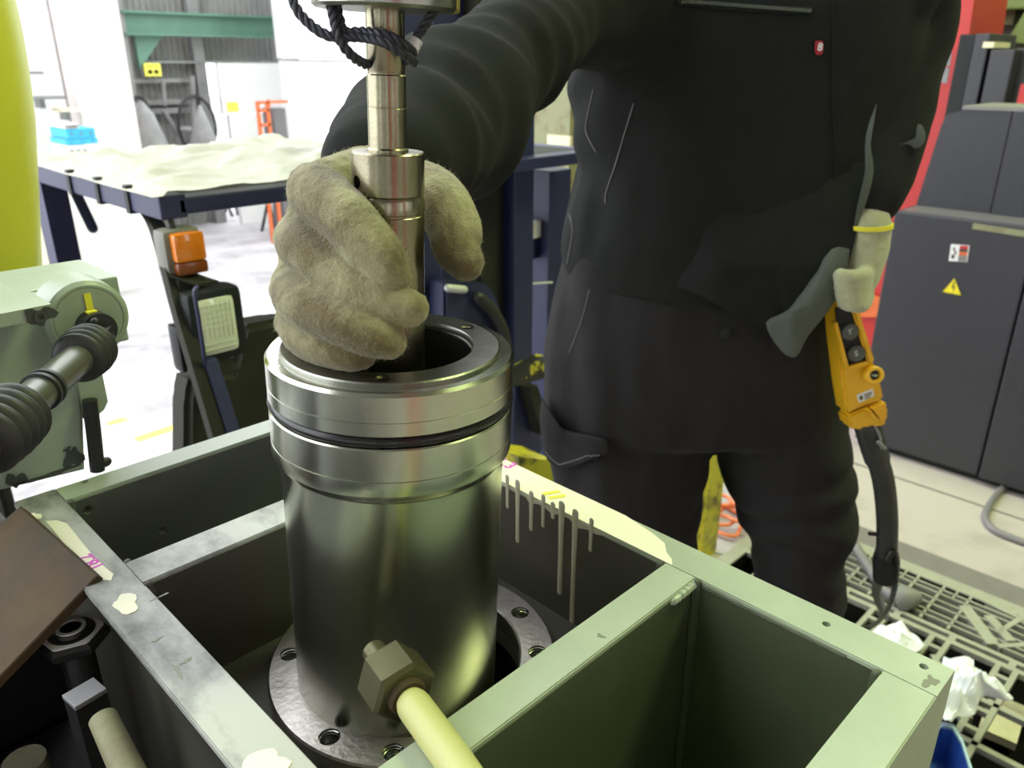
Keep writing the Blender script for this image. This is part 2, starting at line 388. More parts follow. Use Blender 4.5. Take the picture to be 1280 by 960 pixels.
# clutter leaning against the shed front
for i, (x0, y0, x1, y1, r) in enumerate([(204, 137, 226, 172, .035), (240, 95, 243, 180, .04), (204, 100, 206, 132, .03), (222, 162, 252, 162, .05), (175, 145, 186, 190, .05)]):
    a, b = zy(x0, y0, YS-.02), zy(x1, y1, YS-.02)
    bm = nb(); tube(bm, [a, b], r, 8, cap='flat')
    obj('brace', bm, 'steelbg', shed)
bm = nb(); c = zy(247, 158, YS-.084); tube(bm, [c+V(.28*math.cos(t*.4), 0, .42*math.sin(t*.4)) for t in range(16)], .02, 6, closed=True)
tag(obj('hose_coil', bm, 'dark_steel'), 'dark hose loop hung at the right of the grey shed front', 'hose')
bm = nb(); c = zy(180, 168, YS-.084); tube(bm, [c+V(.18*math.cos(t*.4), 0, .5*math.sin(t*.4)) for t in range(16)], .025, 6, closed=True)
tag(obj('hose_coil', bm, 'dark_steel'), 'narrow dark hose loop hung at the left of the grey shed front', 'hose')
for k, (px, py) in enumerate([(204, 170), (218, 176)]):
    bm = nb(); c = zy(px, py, YS-.62-.0*k)+V((-.22, .42)[k], 0, 0); cw = (.24, .2)[k]
    lathe(bm, [(.02, .45), (cw*.5, .3), (cw, -.1), (cw*1.1, -.9), (.02, -.9)], c, UP, 12)
    for v in bm.verts: v.co += V(noise.noise(v.co*4)*.06, noise.noise(v.co*4+V(5, 1, 0))*.06, 0)
    tag(obj('covered_bundle', bm, 'tarp' if 0 else 'steelbg', smooth=True), ('pale grey wrapped bundle leaning left of the diagonal brace' if k == 0 else 'lower grey wrapped bundle beneath the diagonal brace'), 'bundle')
# the yellow notice on the shed
a, b = zy(179, 79, YS-.03), zy(202, 95, YS-.03)
sg = thing('notice_sign', 'yellow notice sign with dark characters high on the grey shed', 'sign', ((a.x+b.x)/2, YS-.03, b.z))
bm = nb(); box2(bm, (a.x, YS-.04, b.z), (b.x, YS-.02, a.z)); obj('panel', bm, 'signyel', sg)
bm = nb(); W_, H_ = b.x-a.x, a.z-b.z
for k in range(5): box2(bm, (a.x+W_*(.2+.13*k), YS-.046, b.z+H_*.72), (a.x+W_*(.27+.13*k), YS-.04, b.z+H_*.82))
for k in range(2):
    cx = a.x+W_*(.32+.38*k); cz = b.z+H_*.33; s = W_*.1
    for dz in (-1, 0, 1): box2(bm, (cx-s, YS-.046, cz+dz*s*.75-.006), (cx+s, YS-.04, cz+dz*s*.75+.01))
    for dx in (-.7, .05, .7): box2(bm, (cx+dx*s-.012, YS-.046, cz-s), (cx+dx*s+.012, YS-.04, cz+s))
obj('lettering', bm, 'kanji', sg)['kind'] = 'stuff'
# white sliding door and panels
dr = thing('sliding_door', 'bright white sliding door right of the grey shed front', 'door', (6.2, YS-.2, -.9))
xe = zy(358, 120).x; zm = zy(300, 141).z
bm = nb(); box2(bm, (xd+.12, YS-.2, -.9), (xe+.6, YS-.12, zm-.008)); obj('panel', bm, 'whitewall', dr)
bm = nb(); box2(bm, (xd+.04, YS-.2, zm+.008), (xe+.6, YS-.12, zdoor)); obj('panel', bm, 'whitewall', dr)
a, b = zy(283, 128, YS-.2), zy(298, 139, YS-.2)
bm = nb(); box2(bm, (a.x, YS-.215, b.z), (b.x, YS-.2, a.z)); 
sg = tag(obj('notice_sign', bm, 'signyel'), 'small pale yellow notice stuck on the white sliding door', 'sign')
YW = 11.0
wp = thing('white_building', 'white panelled building wall behind the steel rod', 'building', (8.5, YW, -.9))
x0 = PY(359, 120, YW).x; xs = PY(410, 120, YW).x; zs = PY(400, 74, YW).z
for (xa, xb) in ((x0, xs-.01), (xs+.01, xs+1.6), (xs+1.62, xs+3.2), (xs+3.22, xs+4.8)):
    bm = nb(); box2(bm, (xa, YW, -.9), (xb, YW+.15, zs-.01)); obj('lower_panel', bm, 'whitewall', wp)
    bm = nb(); box2(bm, (xa-.02, YW, zs+.01), (xb, YW+.15, 5.5)); obj('upper_panel', bm, 'whitewall', wp)
bm = nb(); box2(bm, (x0, YW-.03, zs-.02), (xs+4.8, YW, zs+.0)); obj('flashing', bm, 'steelbg', wp)
# left white wall end
YP = 10.0
xa, xb = PY(106, 100, YP).x, PY(163, 100, YP).x
bm = nb(); box2(bm, (xa-4.6, YP+.35, -.9), (xb-.62, YP+.6, 5.5)); tag(obj('white_wall', bm, 'whitewall'), 'bright white wall at the far left carrying small shelves', 'wall')
bm = nb(); box2(bm, (xb-.6, YP, -.9), (xb, YP+2.0, 5.5))
tag(obj('wall_end', bm, 'pinkwall'), 'off-white boundary wall end left of the grey shed', 'wall')
# orange rack with a dark panel
YO = 10.2
a, b = PY(323, 127, YO), PY(352, 182, YO)
rk = thing('orange_rack', 'orange tube rack standing before the white door', 'rack', ((a.x+b.x)/2, YO, -.9))
for px in (324, 336):
    p = PY(px, 150, YO); bm = nb(); box2(bm, (p.x-.02, YO-.02, -.9), (p.x+.02, YO+.02, a.z)); obj('post', bm, 'orange', rk)
p = PY(362, 150, YO); bm = nb(); box2(bm, (p.x-.015, YO+.5, -.9), (p.x+.015, YO+.53, a.z)); obj('post', bm, 'orange', rk)
for py in (128, 138, 156, 178):
    q = PY(330, py, YO); bm = nb(); box2(bm, (PY(324, 150, YO).x, YO-.02, q.z-.018), (PY(337 if py != 128 else 362, 150, YO).x, YO+.02, q.z+.018)); obj('shelf_rail', bm, 'orange', rk)
a, b = PY(346, 136, YO), PY(366, 183, YO)
bm = nb(); box2(bm, (a.x, YO+.1, -.9), (b.x, YO+.4, a.z)); tag(obj('grey_board', bm, 'cab_top'), 'dark grey board standing in the orange rack', 'board')
# crates and pallets seen against the light on the left
YC = 9.2
for i, (px0, px1, py0, py1, m, lab) in enumerate([
        (82, 120, 160.3, 172.7, 'blue', 'upper cyan crate of the stack by the white wall'), (82, 123, 173, 180.5, 'blue', 'thin cyan crate under the upper cyan crate'),
        (84, 112, 181, 199, 'whitewall', 'white crate at the bottom of the cyan crate stack'), (81, 98, 154, 160, 'whitewall', 'white tray on top of the cyan crate stack')]):
    a, b = PY(px0, py0, YC), PY(px1, py1, YC); a.z, b.z = PY(100, py0+.4, YC).z, PY(100, py1, YC).z
    bm = nb(); box2(bm, (a.x, YC, b.z), (b.x, YC+.5, a.z))
    t = tag(obj('crate', bm, m), lab, 'crate', 'crates stacked by the white wall')
    hgt = a.z-b.z
    for k in range(3): bm = nb(); box2(bm, (a.x+.05+k*(b.x-a.x)/3, YC-.012, b.z+hgt*.3), (a.x-.05+(k+1)*(b.x-a.x)/3, YC-.0005, b.z+hgt*.7)); obj('hand_slot', bm, 'lampgrey' if i != 2 else 'steelbg', t)
a = PY(95, 199, YC); bm = nb(); box2(bm, (a.x-.4, YC-.1, -.9), (a.x+.6, YC+.7, a.z-.02)); tag(obj('trolley', bm, 'whitewall'), 'white trolley under the stack of cyan crates', 'trolley')
a, b = PY(40, 192, 8.6), PY(60, 201, 8.6); bm = nb(); box2(bm, (a.x, 8.6, -.9), (b.x, 9.1, a.z), bevel=.01); tag(obj('carton', bm, 'straw'), 'pale carton stack beside the lime yellow tank', 'carton')
for k, (px, py, wpx) in enumerate([(33, 91, 22), (52, 122, 34), (84, 137, 20)]):
    c = PY(px, py, 9.9); bm = nb(); box(bm, c, (wpx/90, .3, .03)); 
    t = thing('wall_shelf', ('topmost small grey shelf on the bright left wall', 'long grey shelf halfway down the bright left wall', 'pale straw shelf just above the cyan crates')[k], 'shelf', c)
    obj('board', bm, 'steelbg' if k < 2 else 'straw', t)
    bm = nb(); box(bm, c+V(0, .1, -.06), (.05, .2, .1)); obj('bracket', bm, 'steelbg', t)
# dark trestle stands out on the yard
for k, (px, py) in enumerate([(272, 270), (300, 266), (348, 290)]):
    c = PZ(px, py, -.9); t = thing('trestle', ('left dark trestle standing on the bright yard under the tarp edge', 'middle dark trestle standing on the bright yard', 'right dark trestle standing on the bright yard beside the gloved hand')[k], 'trestle', c, 'trestles on the yard')
    h = .5
    for sx, sy in ((-1, -1), (1, -1), (-1, 1), (1, 1)):
        bm = nb(); tube(bm, [c+V(sx*.15, sy*.22, 0), c+V(sx*.1, 0, h)], .022, 6, cap='flat'); obj('leg', bm, 'dark_steel', t)
    bm = nb(); box(bm, c+V(0, 0, h+.03), (.34, .09, .06)); obj('top_bar', bm, 'dark_steel', t)
    bm = nb(); box(bm, c+V(0, 0, .12), (.26, .03, .03)); obj('stretcher', bm, 'dark_steel', t)

# ------------------------------------------------------------------ right side: cabinet, red machine, olive columns
XC = 3.06
zt = PX(1120, 264, XC).z; yl = 1.085
ys = PX(1258, 450, XC).y
cb = thing('control_cabinet', 'charcoal floor cabinet with warning labels to the right of the worker', 'cabinet', (XC, .6, 0))
bm = nb(); box2(bm, (XC, ys+.004, .03), (XC+.55, yl, zt), bevel=.006); obj('body', bm, 'cab', cb)
bm = nb(); box2(bm, (XC-.012, -.9, .03), (XC+.55, ys-.004, zt), bevel=.006); obj('body', bm, 'cab', cb)
bm = nb(); box2(bm, (XC+.03, -.85, 0), (XC+.5, yl-.05, .03)); obj('plinth', bm, 'black', cb)
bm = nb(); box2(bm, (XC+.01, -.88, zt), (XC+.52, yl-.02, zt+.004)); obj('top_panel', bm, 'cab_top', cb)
XU = XC+.16; zu = PX(1240, 138, XU).z
p0 = PX(1147, 246, XU); p1 = PX(1180, 160, XU); y1_ = PX(1195, 140, XU).y
def hood(bm, ya, yb, slant, X):
    poly = [(X, ya, zt+.004), (X, ya-slant*.75, zu-.06), (X, ya-slant, zu-.02), (X, ya-slant-.06, zu), (X, yb, zu), (X, yb, zt+.004)]
    prism(bm, poly, (.32, 0, 0)); return bm
yu = PX(1253, 200, XU).y
bm = nb(); hood(bm, p0.y, yu+.003, p0.y-p1.y, XU); obj('upper_hood', bm, 'cab', cb)
bm = nb(); box2(bm, (XU-.01, -.8, zt+.004), (XU+.32, yu-.003, zu)); obj('upper_hood', bm, 'cab', cb)
bm = nb(); box2(bm, (XU-.005, yu-.5, zu), (XU+.33, p1.y-.05, zu+.012)); obj('hood_highlight', bm, 'lampgrey', cb)  # paler strip paints the highlight along the hood's top edge
def on_face(px, py, X=XC-.0012): return PX(px, py, X)
# plate strip near the cabinet top edge
a, b = on_face(1215, 279), on_face(1279, 292)
bm = nb(); prism(bm, [on_face(1217, 279), on_face(1215, 286), on_face(1300, 299), on_face(1300, 291)], (-.002, 0, 0)); obj('name_strip', bm, 'olivecol', cb)
# sticker: white half with grey marks, three coloured bars on the right half
def quad(poly, m, name, par, off=-.0012): bm = nb(); prism(bm, poly, (off, 0, 0)); return obj(name, bm, m, par)
st = quad([on_face(1189, 305), on_face(1186, 326), on_face(1209, 327.5), on_face(1212, 307)], 'white', 'pictogram_sticker', cb)
for (xa, ya, xb, yb, m) in [(1200, 307, 1210.5, 311, 'red'), (1199, 314.5, 1209.5, 319, 'orange'), (1199.5, 311, 1210, 314.5, 'mach_dark'), (1198, 319, 1209, 326.5, 'lampgrey'), (1191.5, 309, 1194.5, 313, 'lampgrey'), (1189.5, 318, 1193.5, 323, 'mach_dark'), (1193, 313, 1196, 318, 'lampgrey')]:
    quad([on_face(xa, ya, XC-.0024), on_face(xa-.6, yb, XC-.0024), on_face(xb-.6, yb+.5, XC-.0024), on_face(xb, ya+.5, XC-.0024)], m, 'sticker_mark', st, -.0006)
tri = [on_face(1193.5, 346.5), on_face(1177, 365), on_face(1202.5, 370)]
tr = quad(tri, 'kanji', 'warning_triangle', cb); c = (tri[0]+tri[1]+tri[2])/3
inn = [c+(p-c)*.88+V(-.0013, 0, 0) for p in tri]; quad(inn, 'wsign', 'yellow_field', tr, -.0006)
bp = [(1192.5, 352), (1189.5, 360), (1192, 360), (1190.8, 366), (1194.5, 358.5), (1192, 358.5), (1194, 352)]
quad([on_face(x, y, XC-.0032) for x, y in bp], 'kanji', 'lightning_bolt', tr, -.0005)

XR = 4.3
rm = thing('red_machine', 'red and black machine behind the charcoal cabinet and the worker', 'machine', (XR, 1.4, 0))
ya, yb = PX(1085, 200, XR).y, PX(1222, 20, XR).y
prb = [PX(1225, -30, XR), PX(1222, 10, XR), PX(1170, 260, XR)]
bm = nb(); prism(bm, [PX(1226, -60, XR), PX(1196, 150, XR), PX(1172, 300, XR), V(XR, PX(1140, 400, XR).y, -.0), V(XR, PX(1000, 400, XR).y, 0), PX(1000, 300, XR), PX(1040, -60, XR)], (.5, 0, 0)); obj('red_column', bm, 'red', rm)
bm = nb(); prism(bm, [PX(1070, 362, XR-.02), PX(1070, 396, XR-.02), PX(1125, 396, XR-.02), PX(1125, 378, XR-.02)], (-.01, 0, 0)); obj('orange_band', bm, 'orange', rm)
for (a, b, c, d) in [((1181, 65), (1177, 81), (1187, 83), (1190, 66)), ((1178, 84), (1174.5, 103), (1183.5, 104), (1187, 85))]:
    bm = nb(); prism(bm, [PX(*q, XR-.001) for q in (a, b, c, d)], (-.002, 0, 0)); obj('rating_plate', bm, 'steelbg', rm)
for (px0, py0, px1, py1, m, X) in [(1200, 43, 1222, 150, 'black', XR-.1), (1220, 42, 1240, 150, 'cab', XR-.12), (1239, 62, 1271, 150, 'cab', XR-.14), (1271, 60, 1310, 150, 'cab', XR-.05)]:
    a, b = PX(px0, py0, X), PX(px1, py0, X); bm = nb(); box2(bm, (X, b.y+.004, .0), (X+.4, a.y, a.z), bevel=.006); obj('housing', bm, m, rm)
a, b = PX(1276, 105, XR-.16), PX(1290, 135, XR-.16); bm = nb(); box2(bm, (XR-.16, b.y, b.z), (XR-.1, a.y, a.z)); obj('red_panel', bm, 'red', rm)
a, b = PX(1240, 53, XR-.02), PX(1252, 60, XR-.02); bm = nb(); box2(bm, (XR-.14, b.y, b.z), (XR+.1, a.y, a.z)); obj('label_block', bm, 'straw', rm)
# pale green machine further back
gm = thing('green_machine', 'pale green machine head in the top right corner', 'machine', (5.4, .9, 0))
X5 = 5.2
a, b = PX(1227, 0, X5), PX(1278, 11, X5); bm = nb(); box2(bm, (X5, b.y-.6, b.z), (X5+.5, a.y, b.z+.8), bevel=.01); obj('upper_beam', bm, 'grn2', gm)
a, b = PX(1228, 12, X5), PX(1262, 30, X5); bm = nb(); box2(bm, (X5+.05, b.y, b.z), (X5+.4, a.y, a.z)); obj('slide_block', bm, 'olivecol', gm)
a, b = PX(1225, 30, X5), PX(1258, 60, X5); bm = nb(); box2(bm, (X5+.1, b.y-.3, 0), (X5+.5, a.y, a.z)); obj('column', bm, 'steelbg', gm)
bm = nb(); prism(bm, [PX(1258, 52, X5), PX(1290, 0, X5), PX(1330, 0, X5), PX(1330, 60, X5)], (.3, 0, 0)); obj('sloped_cover', bm, 'grn2', gm)

# olive columns behind the forklift mast
for k, (px, X, w_, m, lab) in enumerate([(685, 3.3, .14, 'olivecol', 'mossy olive column seen between the navy mast rails'), (700, 3.9, .05, 'rust', 'thin brown pipe beside the mossy olive column')]):
    p = PX(px, 300, X); t = thing('steel_column' if k == 0 else 'brown_pipe', lab, 'column' if k == 0 else 'pipe', (p.x, p.y, -.9))
    if k == 0:
        bm = nb(); box2(bm, (p.x, p.y-w_, -.9), (p.x+.2, p.y+w_, 5.4)); obj('shaft', bm, m, t)
        z = PX(px, 168, X).z; bm = nb(); box2(bm, (p.x-.02, p.y-w_-.02, z-.12), (p.x, p.y+.0, z)); obj('pale_plate', bm, 'straw', t)
        z = PX(px, 415, X).z; bm = nb(); box2(bm, (p.x-.1, p.y-w_-.1, -.9), (p.x+.3, p.y+w_+.1, z)); obj('footing', bm, 'conc', t)
    else:
        bm = nb(); cyl(bm, (p.x, p.y, -.9), (p.x, p.y, 5.4), w_, 10); obj('pipe', bm, m, t)
p = PX(706, 150, 4.0); bm = nb(); box2(bm, (4.0, p.y-.12, -.9), (4.15, p.y+.05, 3.5))
tag(obj('red_pillar', bm, 'red'), "red pillar edge showing at the worker's waist behind the mast", 'pillar')

# ================================================================== WELDED STEEL FRAME
ZT = 1.15
X0, X1, X2, X3 = .102, .130, .377, .405
Y0, Y1, Y2, Y3, Y4, Y5, Y6, Y7 = .071, .098, .214, .237, .454, .484, .595, .620
fr = thing('steel_weldment', 'grey-green welded steel frame with three open cells in the foreground', 'frame', (.25, .35, .9))
def edge_bevel(bm, ax):
    bmesh.ops.bevel(bm, geom=[e for e in bm.edges if abs((e.verts[0].co-e.verts[1].co)[ax]) > .1], offset=.0008, segments=2, affect='EDGES')
def holes(o, pts, ax, r, depth):
    b = nb()
    for p in pts: cyl(b, Vector(p)-Vector(ax)*depth, Vector(p)+Vector(ax)*depth, r, 14)
    return cut(o, b)
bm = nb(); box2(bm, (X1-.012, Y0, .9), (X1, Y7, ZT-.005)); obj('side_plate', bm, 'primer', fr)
bm = nb(); box2(bm, (X0, Y0, ZT-.005), (X1, Y7, ZT)); edge_bevel(bm, 1)
lr = obj('side_rail', bm, 'paint_worn', fr); lr['label'] = 'worn left rail with cream filler patches'
bm = nb(); box2(bm, (X2, Y0, .9), (X3, Y7, ZT)); edge_bevel(bm, 1); rr = obj('side_rail', bm, 'paint', fr)
holes(rr, [PZ(1033, 780, ZT), PZ(1155, 833, ZT)], UP, .0024, .02)
bm = nb(); box2(bm, (X1, Y6, .9), (X2, Y7, ZT)); edge_bevel(bm, 0); br = obj('cross_plate', bm, 'paint', fr)
holes(br, [PY(110, 637, Y6), PY(203, 663, Y6)], V(0, 1, 0), .0036, .012); holes(br, [PZ(106, 602, ZT)], UP, .0026, .02)
for ya, yb, m in ((Y4, Y5, 'paint_worn'), (Y2, Y3, 'paint'), (Y0, Y1, 'paint')):
    bm = nb(); box2(bm, (X1, ya, .9), (X2, yb, ZT)); edge_bevel(bm, 0); obj('cross_plate', bm, m, fr)
for ya, yb, z in ((Y1, Y2, .93), (Y5, Y6, .96)):
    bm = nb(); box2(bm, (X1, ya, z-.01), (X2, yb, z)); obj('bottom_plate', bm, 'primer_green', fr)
# dark primer lining of the cells: thin plates on the inside faces, as sprayed
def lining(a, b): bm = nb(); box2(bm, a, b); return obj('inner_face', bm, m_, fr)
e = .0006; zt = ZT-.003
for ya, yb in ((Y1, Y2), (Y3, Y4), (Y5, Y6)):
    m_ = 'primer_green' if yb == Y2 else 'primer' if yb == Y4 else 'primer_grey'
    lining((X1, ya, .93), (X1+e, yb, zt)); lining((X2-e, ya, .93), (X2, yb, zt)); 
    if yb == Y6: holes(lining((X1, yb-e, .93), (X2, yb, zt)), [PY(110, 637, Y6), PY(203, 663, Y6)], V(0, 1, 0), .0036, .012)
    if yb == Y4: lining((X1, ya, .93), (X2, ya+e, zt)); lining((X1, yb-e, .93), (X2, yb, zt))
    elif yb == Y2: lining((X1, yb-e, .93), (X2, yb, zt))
bm = nb(); box2(bm, (X1, Y3, 1.045), (X2, Y4, 1.06)); bp_ = obj('bottom_plate', bm, 'primer', fr)
FC = V(.2615, .3565, 1.075); FR = .0966
cut(bp_, cyl(nb(), FC-V(0, 0, .1), FC+V(0, 0, .1), .0735, 40))
# weld beads in the corners
rnd = random.Random(3)
def bead(pts, r):
    p = []; rad = []
    sp = spline(pts, 10)
    for i, q in enumerate(sp): p.append(q+V(rnd.uniform(-1, 1), rnd.uniform(-1, 1), rnd.uniform(-1, 1))*r*.12); rad.append(r*(1+.16*math.sin(i*2.1)))
    bm = nb(); tube(bm, p, rad, 8); return bm
for (x, y, sx, sy, m) in [(X2, Y2, -1, -1, 'paint'), (X2, Y3, -1, 1, 'paint'), (X1, Y6, 1, -1, 'paint'), (X1, Y5, 1, 1, 'paint'), (X1, Y4, 1, -1, 'primer'), (X2, Y1, -1, 1, 'paint'), (X2, Y4, -1, -1, 'paint'), (X2, Y5, -1, 1, 'paint'), (X2, Y6, -1, -1, 'paint')]:
    obj('weld_bead', bead([V(x+sx*.002, y+sy*.002, .95), V(x+sx*.002, y+sy*.002, 1.05), V(x+sx*.002, y+sy*.002, ZT-.002)], .0032), 'primer_green' if y < Y3 else 'primer' if y < Y5 else 'primer_grey', fr, smooth=True)
obj('weld_bead', bead([V(X2-.0, Y2-.001, ZT-.003), V(X2-.012, Y2-.001, ZT-.003), V(X2-.026, Y2-.0005, ZT-.004)], .0026), 'paint', fr, smooth=True)
obj('weld_bead', bead([V(X2, Y2-.002, ZT-.004), V(X2+.000, Y2-.03, ZT-.004), V(X2+.0, Y1+.02, ZT-.003)], .0012), 'primer_green', fr, smooth=True)
# cream filler: on the right rail, on the left rail, and the runs down the cell wall
bm = nb(); h = .0005
prism(bm, [(X2+.0005, Y4-.06+.16, ZT), (X3-.0004, Y7-.02, ZT), (X3-.0004, .290, ZT), (X3-.006, .262, ZT), (X3-.010, .250, ZT), (X3-.018, .243, ZT), (X2+.006, .236, ZT), (X2+.0005, .232, ZT)], (0, 0, h))
obj('filler_patch', bm, 'filler', fr)
bm = nb(); pp = [PZ(x, y, ZT) for x, y in [(57, 652), (72, 651), (84, 655), (100, 675), (118, 697), (134, 712), (142, 718), (139, 726), (124, 725), (110, 712), (92, 694)]]
prism(bm, pp, (0, 0, h)); obj('filler_patch', bm, 'filler', fr)
for (px, py, rx, ry, sd) in [(158, 755, .0065, .0105, 2), (329, 958, .011, .009, 5), (45, 646, .003, .006, 9)]:
    bm = nb(); blob(bm, PZ(px, py, ZT), rx, ry, h=h, seed=sd, rag=.3); obj('filler_patch', bm, 'filler', fr)
def smear(px, py, rx, ry, sd, m='primer'):
    bm = nb(); blob(bm, PZ(px, py, ZT), rx, ry, h=.0002, seed=sd, rag=.7, n=26); obj('grime_smear', bm, m, fr)
for k, (px, py, rx, ry) in enumerate([(233, 826, .003, .0012), (202, 745, .004, .0008), (222, 838, .0012, .0055), (196, 800, .0028, .0008), (751, 795, .0016, .0018), (1163, 852, .004, .0035)]): smear(px, py, rx, ry, 20+k, 'smear')
# runs of filler down the inner face of the right rail
bm = nb(); xf = X2-e-.0001
def wall_pt(px, py): return PX(px, py, xf)
top = [(628, 604), (634, 607), (640, 612), (646, 617), (655, 618), (662, 629), (672, 630), (681, 634), (690, 643), (700, 643), (709, 646), (722, 660), (734, 662), (745, 668), (756, 670)]
for i, (x, y) in enumerate(top[:-1]):
    x2, y2 = top[i+1]; a, b = wall_pt(x, y), wall_pt(x2, y2)
    prism(bm, [V(xf, a.y, ZT-.0005), V(xf, b.y, ZT-.0005), b, a], (-.0004, 0, 0))
for x, y0, y1, w_ in [(634, 605, 633, 3.4), (647, 612, 676, 4.2), (664, 626, 661, 4.0), (679, 630, 657, 3.6), (702, 640, 742, 5.2), (719, 650, 782, 5.0), (739, 660, 688, 3.6), (691, 640, 646, 4)]:
    a = wall_pt(x, y0); b = wall_pt(x+(y1-y0)*-.0, y1); sc = F_ = (a-CAM).length/FPX*w_
    tube(bm, [V(xf, a.y, a.z+.006), V(xf, a.y, (a.z+b.z)/2), V(xf, a.y, b.z)], [sc*1.0, sc*.72, sc*.8], 8)
for v in bm.verts: v.co.x = xf+(v.co.x-xf)*.22
obj('filler_run', bm, 'filler_run', fr, smooth=True)
# marker writing
wa, wb = PZ(131, 707, ZT+.0006), PZ(98, 680, ZT+.0006); t = text_bm('18.2', .0125, wa, wb-wa, V(0, 0, 1).cross(wb-wa), .0001, bold=.0003); obj('marker_writing', t, 'pink', fr)
t = text_bm('1.3', .015, PZ(617, 577, ZT+.0006), (.0, -1, 0), (1, .0, 0), .0001, bold=.0004); obj('marker_writing', t, 'pink', fr)
for dx in (0, 1):
    bm = nb(); c = PZ(689+dx*7, 616+dx*5, ZT+.0006); d = V(.006, -.003, 0); s = V(.0008, .0016, 0); prism(bm, [c-d-s, c+d-s, c+d+s, c-d+s], (0, 0, .0002)); obj('marker_writing', bm, 'ymark', fr)
# machine pedestal and bed below the frame
bm = nb(); box2(bm, (.125, .085, 0), (.395, .61, .9), bevel=.004); pd_ = obj('pedestal', bm, 'dark_steel')
tag(pd_, 'blackened steel pedestal under the grey-green frame', 'pedestal')
bm = nb(); box2(bm, (-.9, -.15, 0), (.112, .615, .95), bevel=.004); box2(bm, (-.9, .622, 0), (.112, .80, 1.085), bevel=.004); tag(obj('machine_bed', bm, 'dark_steel'), 'black oily machine bed left of the frame with bolts standing on it', 'machine')

# ------------------------------------------------------------------ flange at the bottom of the middle cell
fl = thing('flange_ring', 'round drilled steel flange at the bottom of the middle cell', 'flange', (FC.x, FC.y, 1.06))
bm = nb(); lathe(bm, [(.0725, -.0145), (FR-.001, -.0145), (FR, -.0135), (FR, -.0012), (FR-.0012, 0), (.0737, 0), (.0725, -.0012)], FC, UP, 96)
fo = obj('ring', bm, 'flange', fl, smooth=True)
ANG = [-14.6, -44.5, -136.7, -165, 136, 106, 46, 16]
hp = [FC+V(.0847*math.cos(R(a)), .0847*math.sin(R(a)), 0) for a in ANG]
b = nb()
for p in hp: cyl(b, p-V(0, 0, .03), p+V(0, 0, .03), .0066, 20)
cut(fo, b); fo.data.polygons.foreach_set('use_smooth', [True]*len(fo.data.polygons)); fo.data.set_sharp_from_angle(angle=R(35))
for p in hp:
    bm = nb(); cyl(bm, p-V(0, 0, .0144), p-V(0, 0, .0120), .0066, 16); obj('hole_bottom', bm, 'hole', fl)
    bm = nb(); tube(bm, [p+V(.0064*math.cos(k*.6), .0064*math.sin(k*.6), -.0016-.0000-.00018*k*1.0) for k in range(56)], .0006, 5, cap='flat'); obj('thread', bm, 'thread', fl, smooth=True)

# ------------------------------------------------------------------ the steel sleeve (slightly tilted, hangs from the rod)
A0 = PZ(497.5, 826, 1.075); AX = (UP+RT*.0375).normalized()
TILT = AX.to_track_quat('Z', 'Y')
sl = thing('steel_sleeve', 'bright turned steel sleeve with a black O-ring standing in the frame', 'sleeve', A0-AX*.014)
def axobj(name, bm, m, par, smooth=True, s=0, ang=30):
    """a shape modelled around +Z, placed on the tilted axis at height s"""
    o = obj(name, bm, m, None, smooth, ang); c = o.location.copy()
    o.rotation_mode = 'QUATERNION'; o.rotation_quaternion = TILT
    o.location = A0+TILT @ c+AX*s
    o.rotation_mode = 'XYZ'; o.rotation_euler = TILT.to_euler()
    if par: setpar(o, par)
    return o
RR, RS, RB = .0699, .0656, .0456
bm = nb(); lathe(bm, [(RB, -.013), (RS-.002, -.013), (RS, -.011), (RS, .1600), (RS+.0006, .1618), (RR-.0014, .1645), (RR-.0004, .1656), (RR, .1668), (RR, .1750), (RR-.0005, .1752), (RR-.0005, .1756), (RR, .1758), (RR, .1932), (RR-.0008, .194), (RR-.0045, .194), (RR-.0045, .2005), (RR-.0008, .2005), (RR, .2013), (RR, .2085), (RR-.0004, .2087), (RR-.0004, .2090), (RR, .2092), (RR, .2225), (RR-.0016, .2243), (.0618, .2243), (.0618, .2225), (RB, .2225)], seg=128)
axobj('body', bm, 'steel', sl)
bm = nb(); lathe(bm, [(RB+.0008, .2226), (.0617, .2226), (.0617, .2262), (.0609, .2270), (RB+.0012, .2270), (RB+.0008, .2262)], seg=128)
cap_ = axobj('top_ring', bm, 'steel_top', sl)
def on_ring(px, py, s):   # point of the tilted plane at height s
    d = ray(px, py); o = A0+AX*s; return CAM+d*((o-CAM).dot(AX)/d.dot(AX))
b = nb()
hs = [on_ring(592, 407, .2270), on_ring(483, 457, .2270), on_ring(392, 405, .2270)]
hs = [A0+AX*.2270+((p-A0-AX*.2270).normalized()*.0537) for p in hs]
tmp = nb()
cutme = nb()
for p in hs: cyl(cutme, p-AX*.01, p+AX*.01, .0044, 18)
cut(cap_, cutme); cap_.data.set_sharp_from_angle(angle=R(30))
for p in hs:
    bm = nb(); lathe(bm, [(.0030, -.0006), (.0043, -.0006), (.0043, .0), (.0036, .0003), (.003, 0)], p-AX*.0012, AX, 20); obj('screw_socket', bm, 'steel_rod', sl, smooth=True)
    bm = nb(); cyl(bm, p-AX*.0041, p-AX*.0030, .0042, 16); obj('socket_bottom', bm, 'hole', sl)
bm = nb()
n = 128
tube(bm, [V((RR-.0026)*math.cos(2*math.pi*k/n), (RR-.0026)*math.sin(2*math.pi*k/n), .1973) for k in range(n)], .0030, 12, closed=True)
axobj('o_ring', bm, 'rubber', sl)
bm = nb(); lathe(bm, [(RB-.0001, -.012), (RB+.0006, -.012), (RB+.0006, .222), (RB-.0001, .222)], seg=64); axobj('bore_shade', bm, 'hole', sl)  # thin near-black tube added for the shade inside the bore

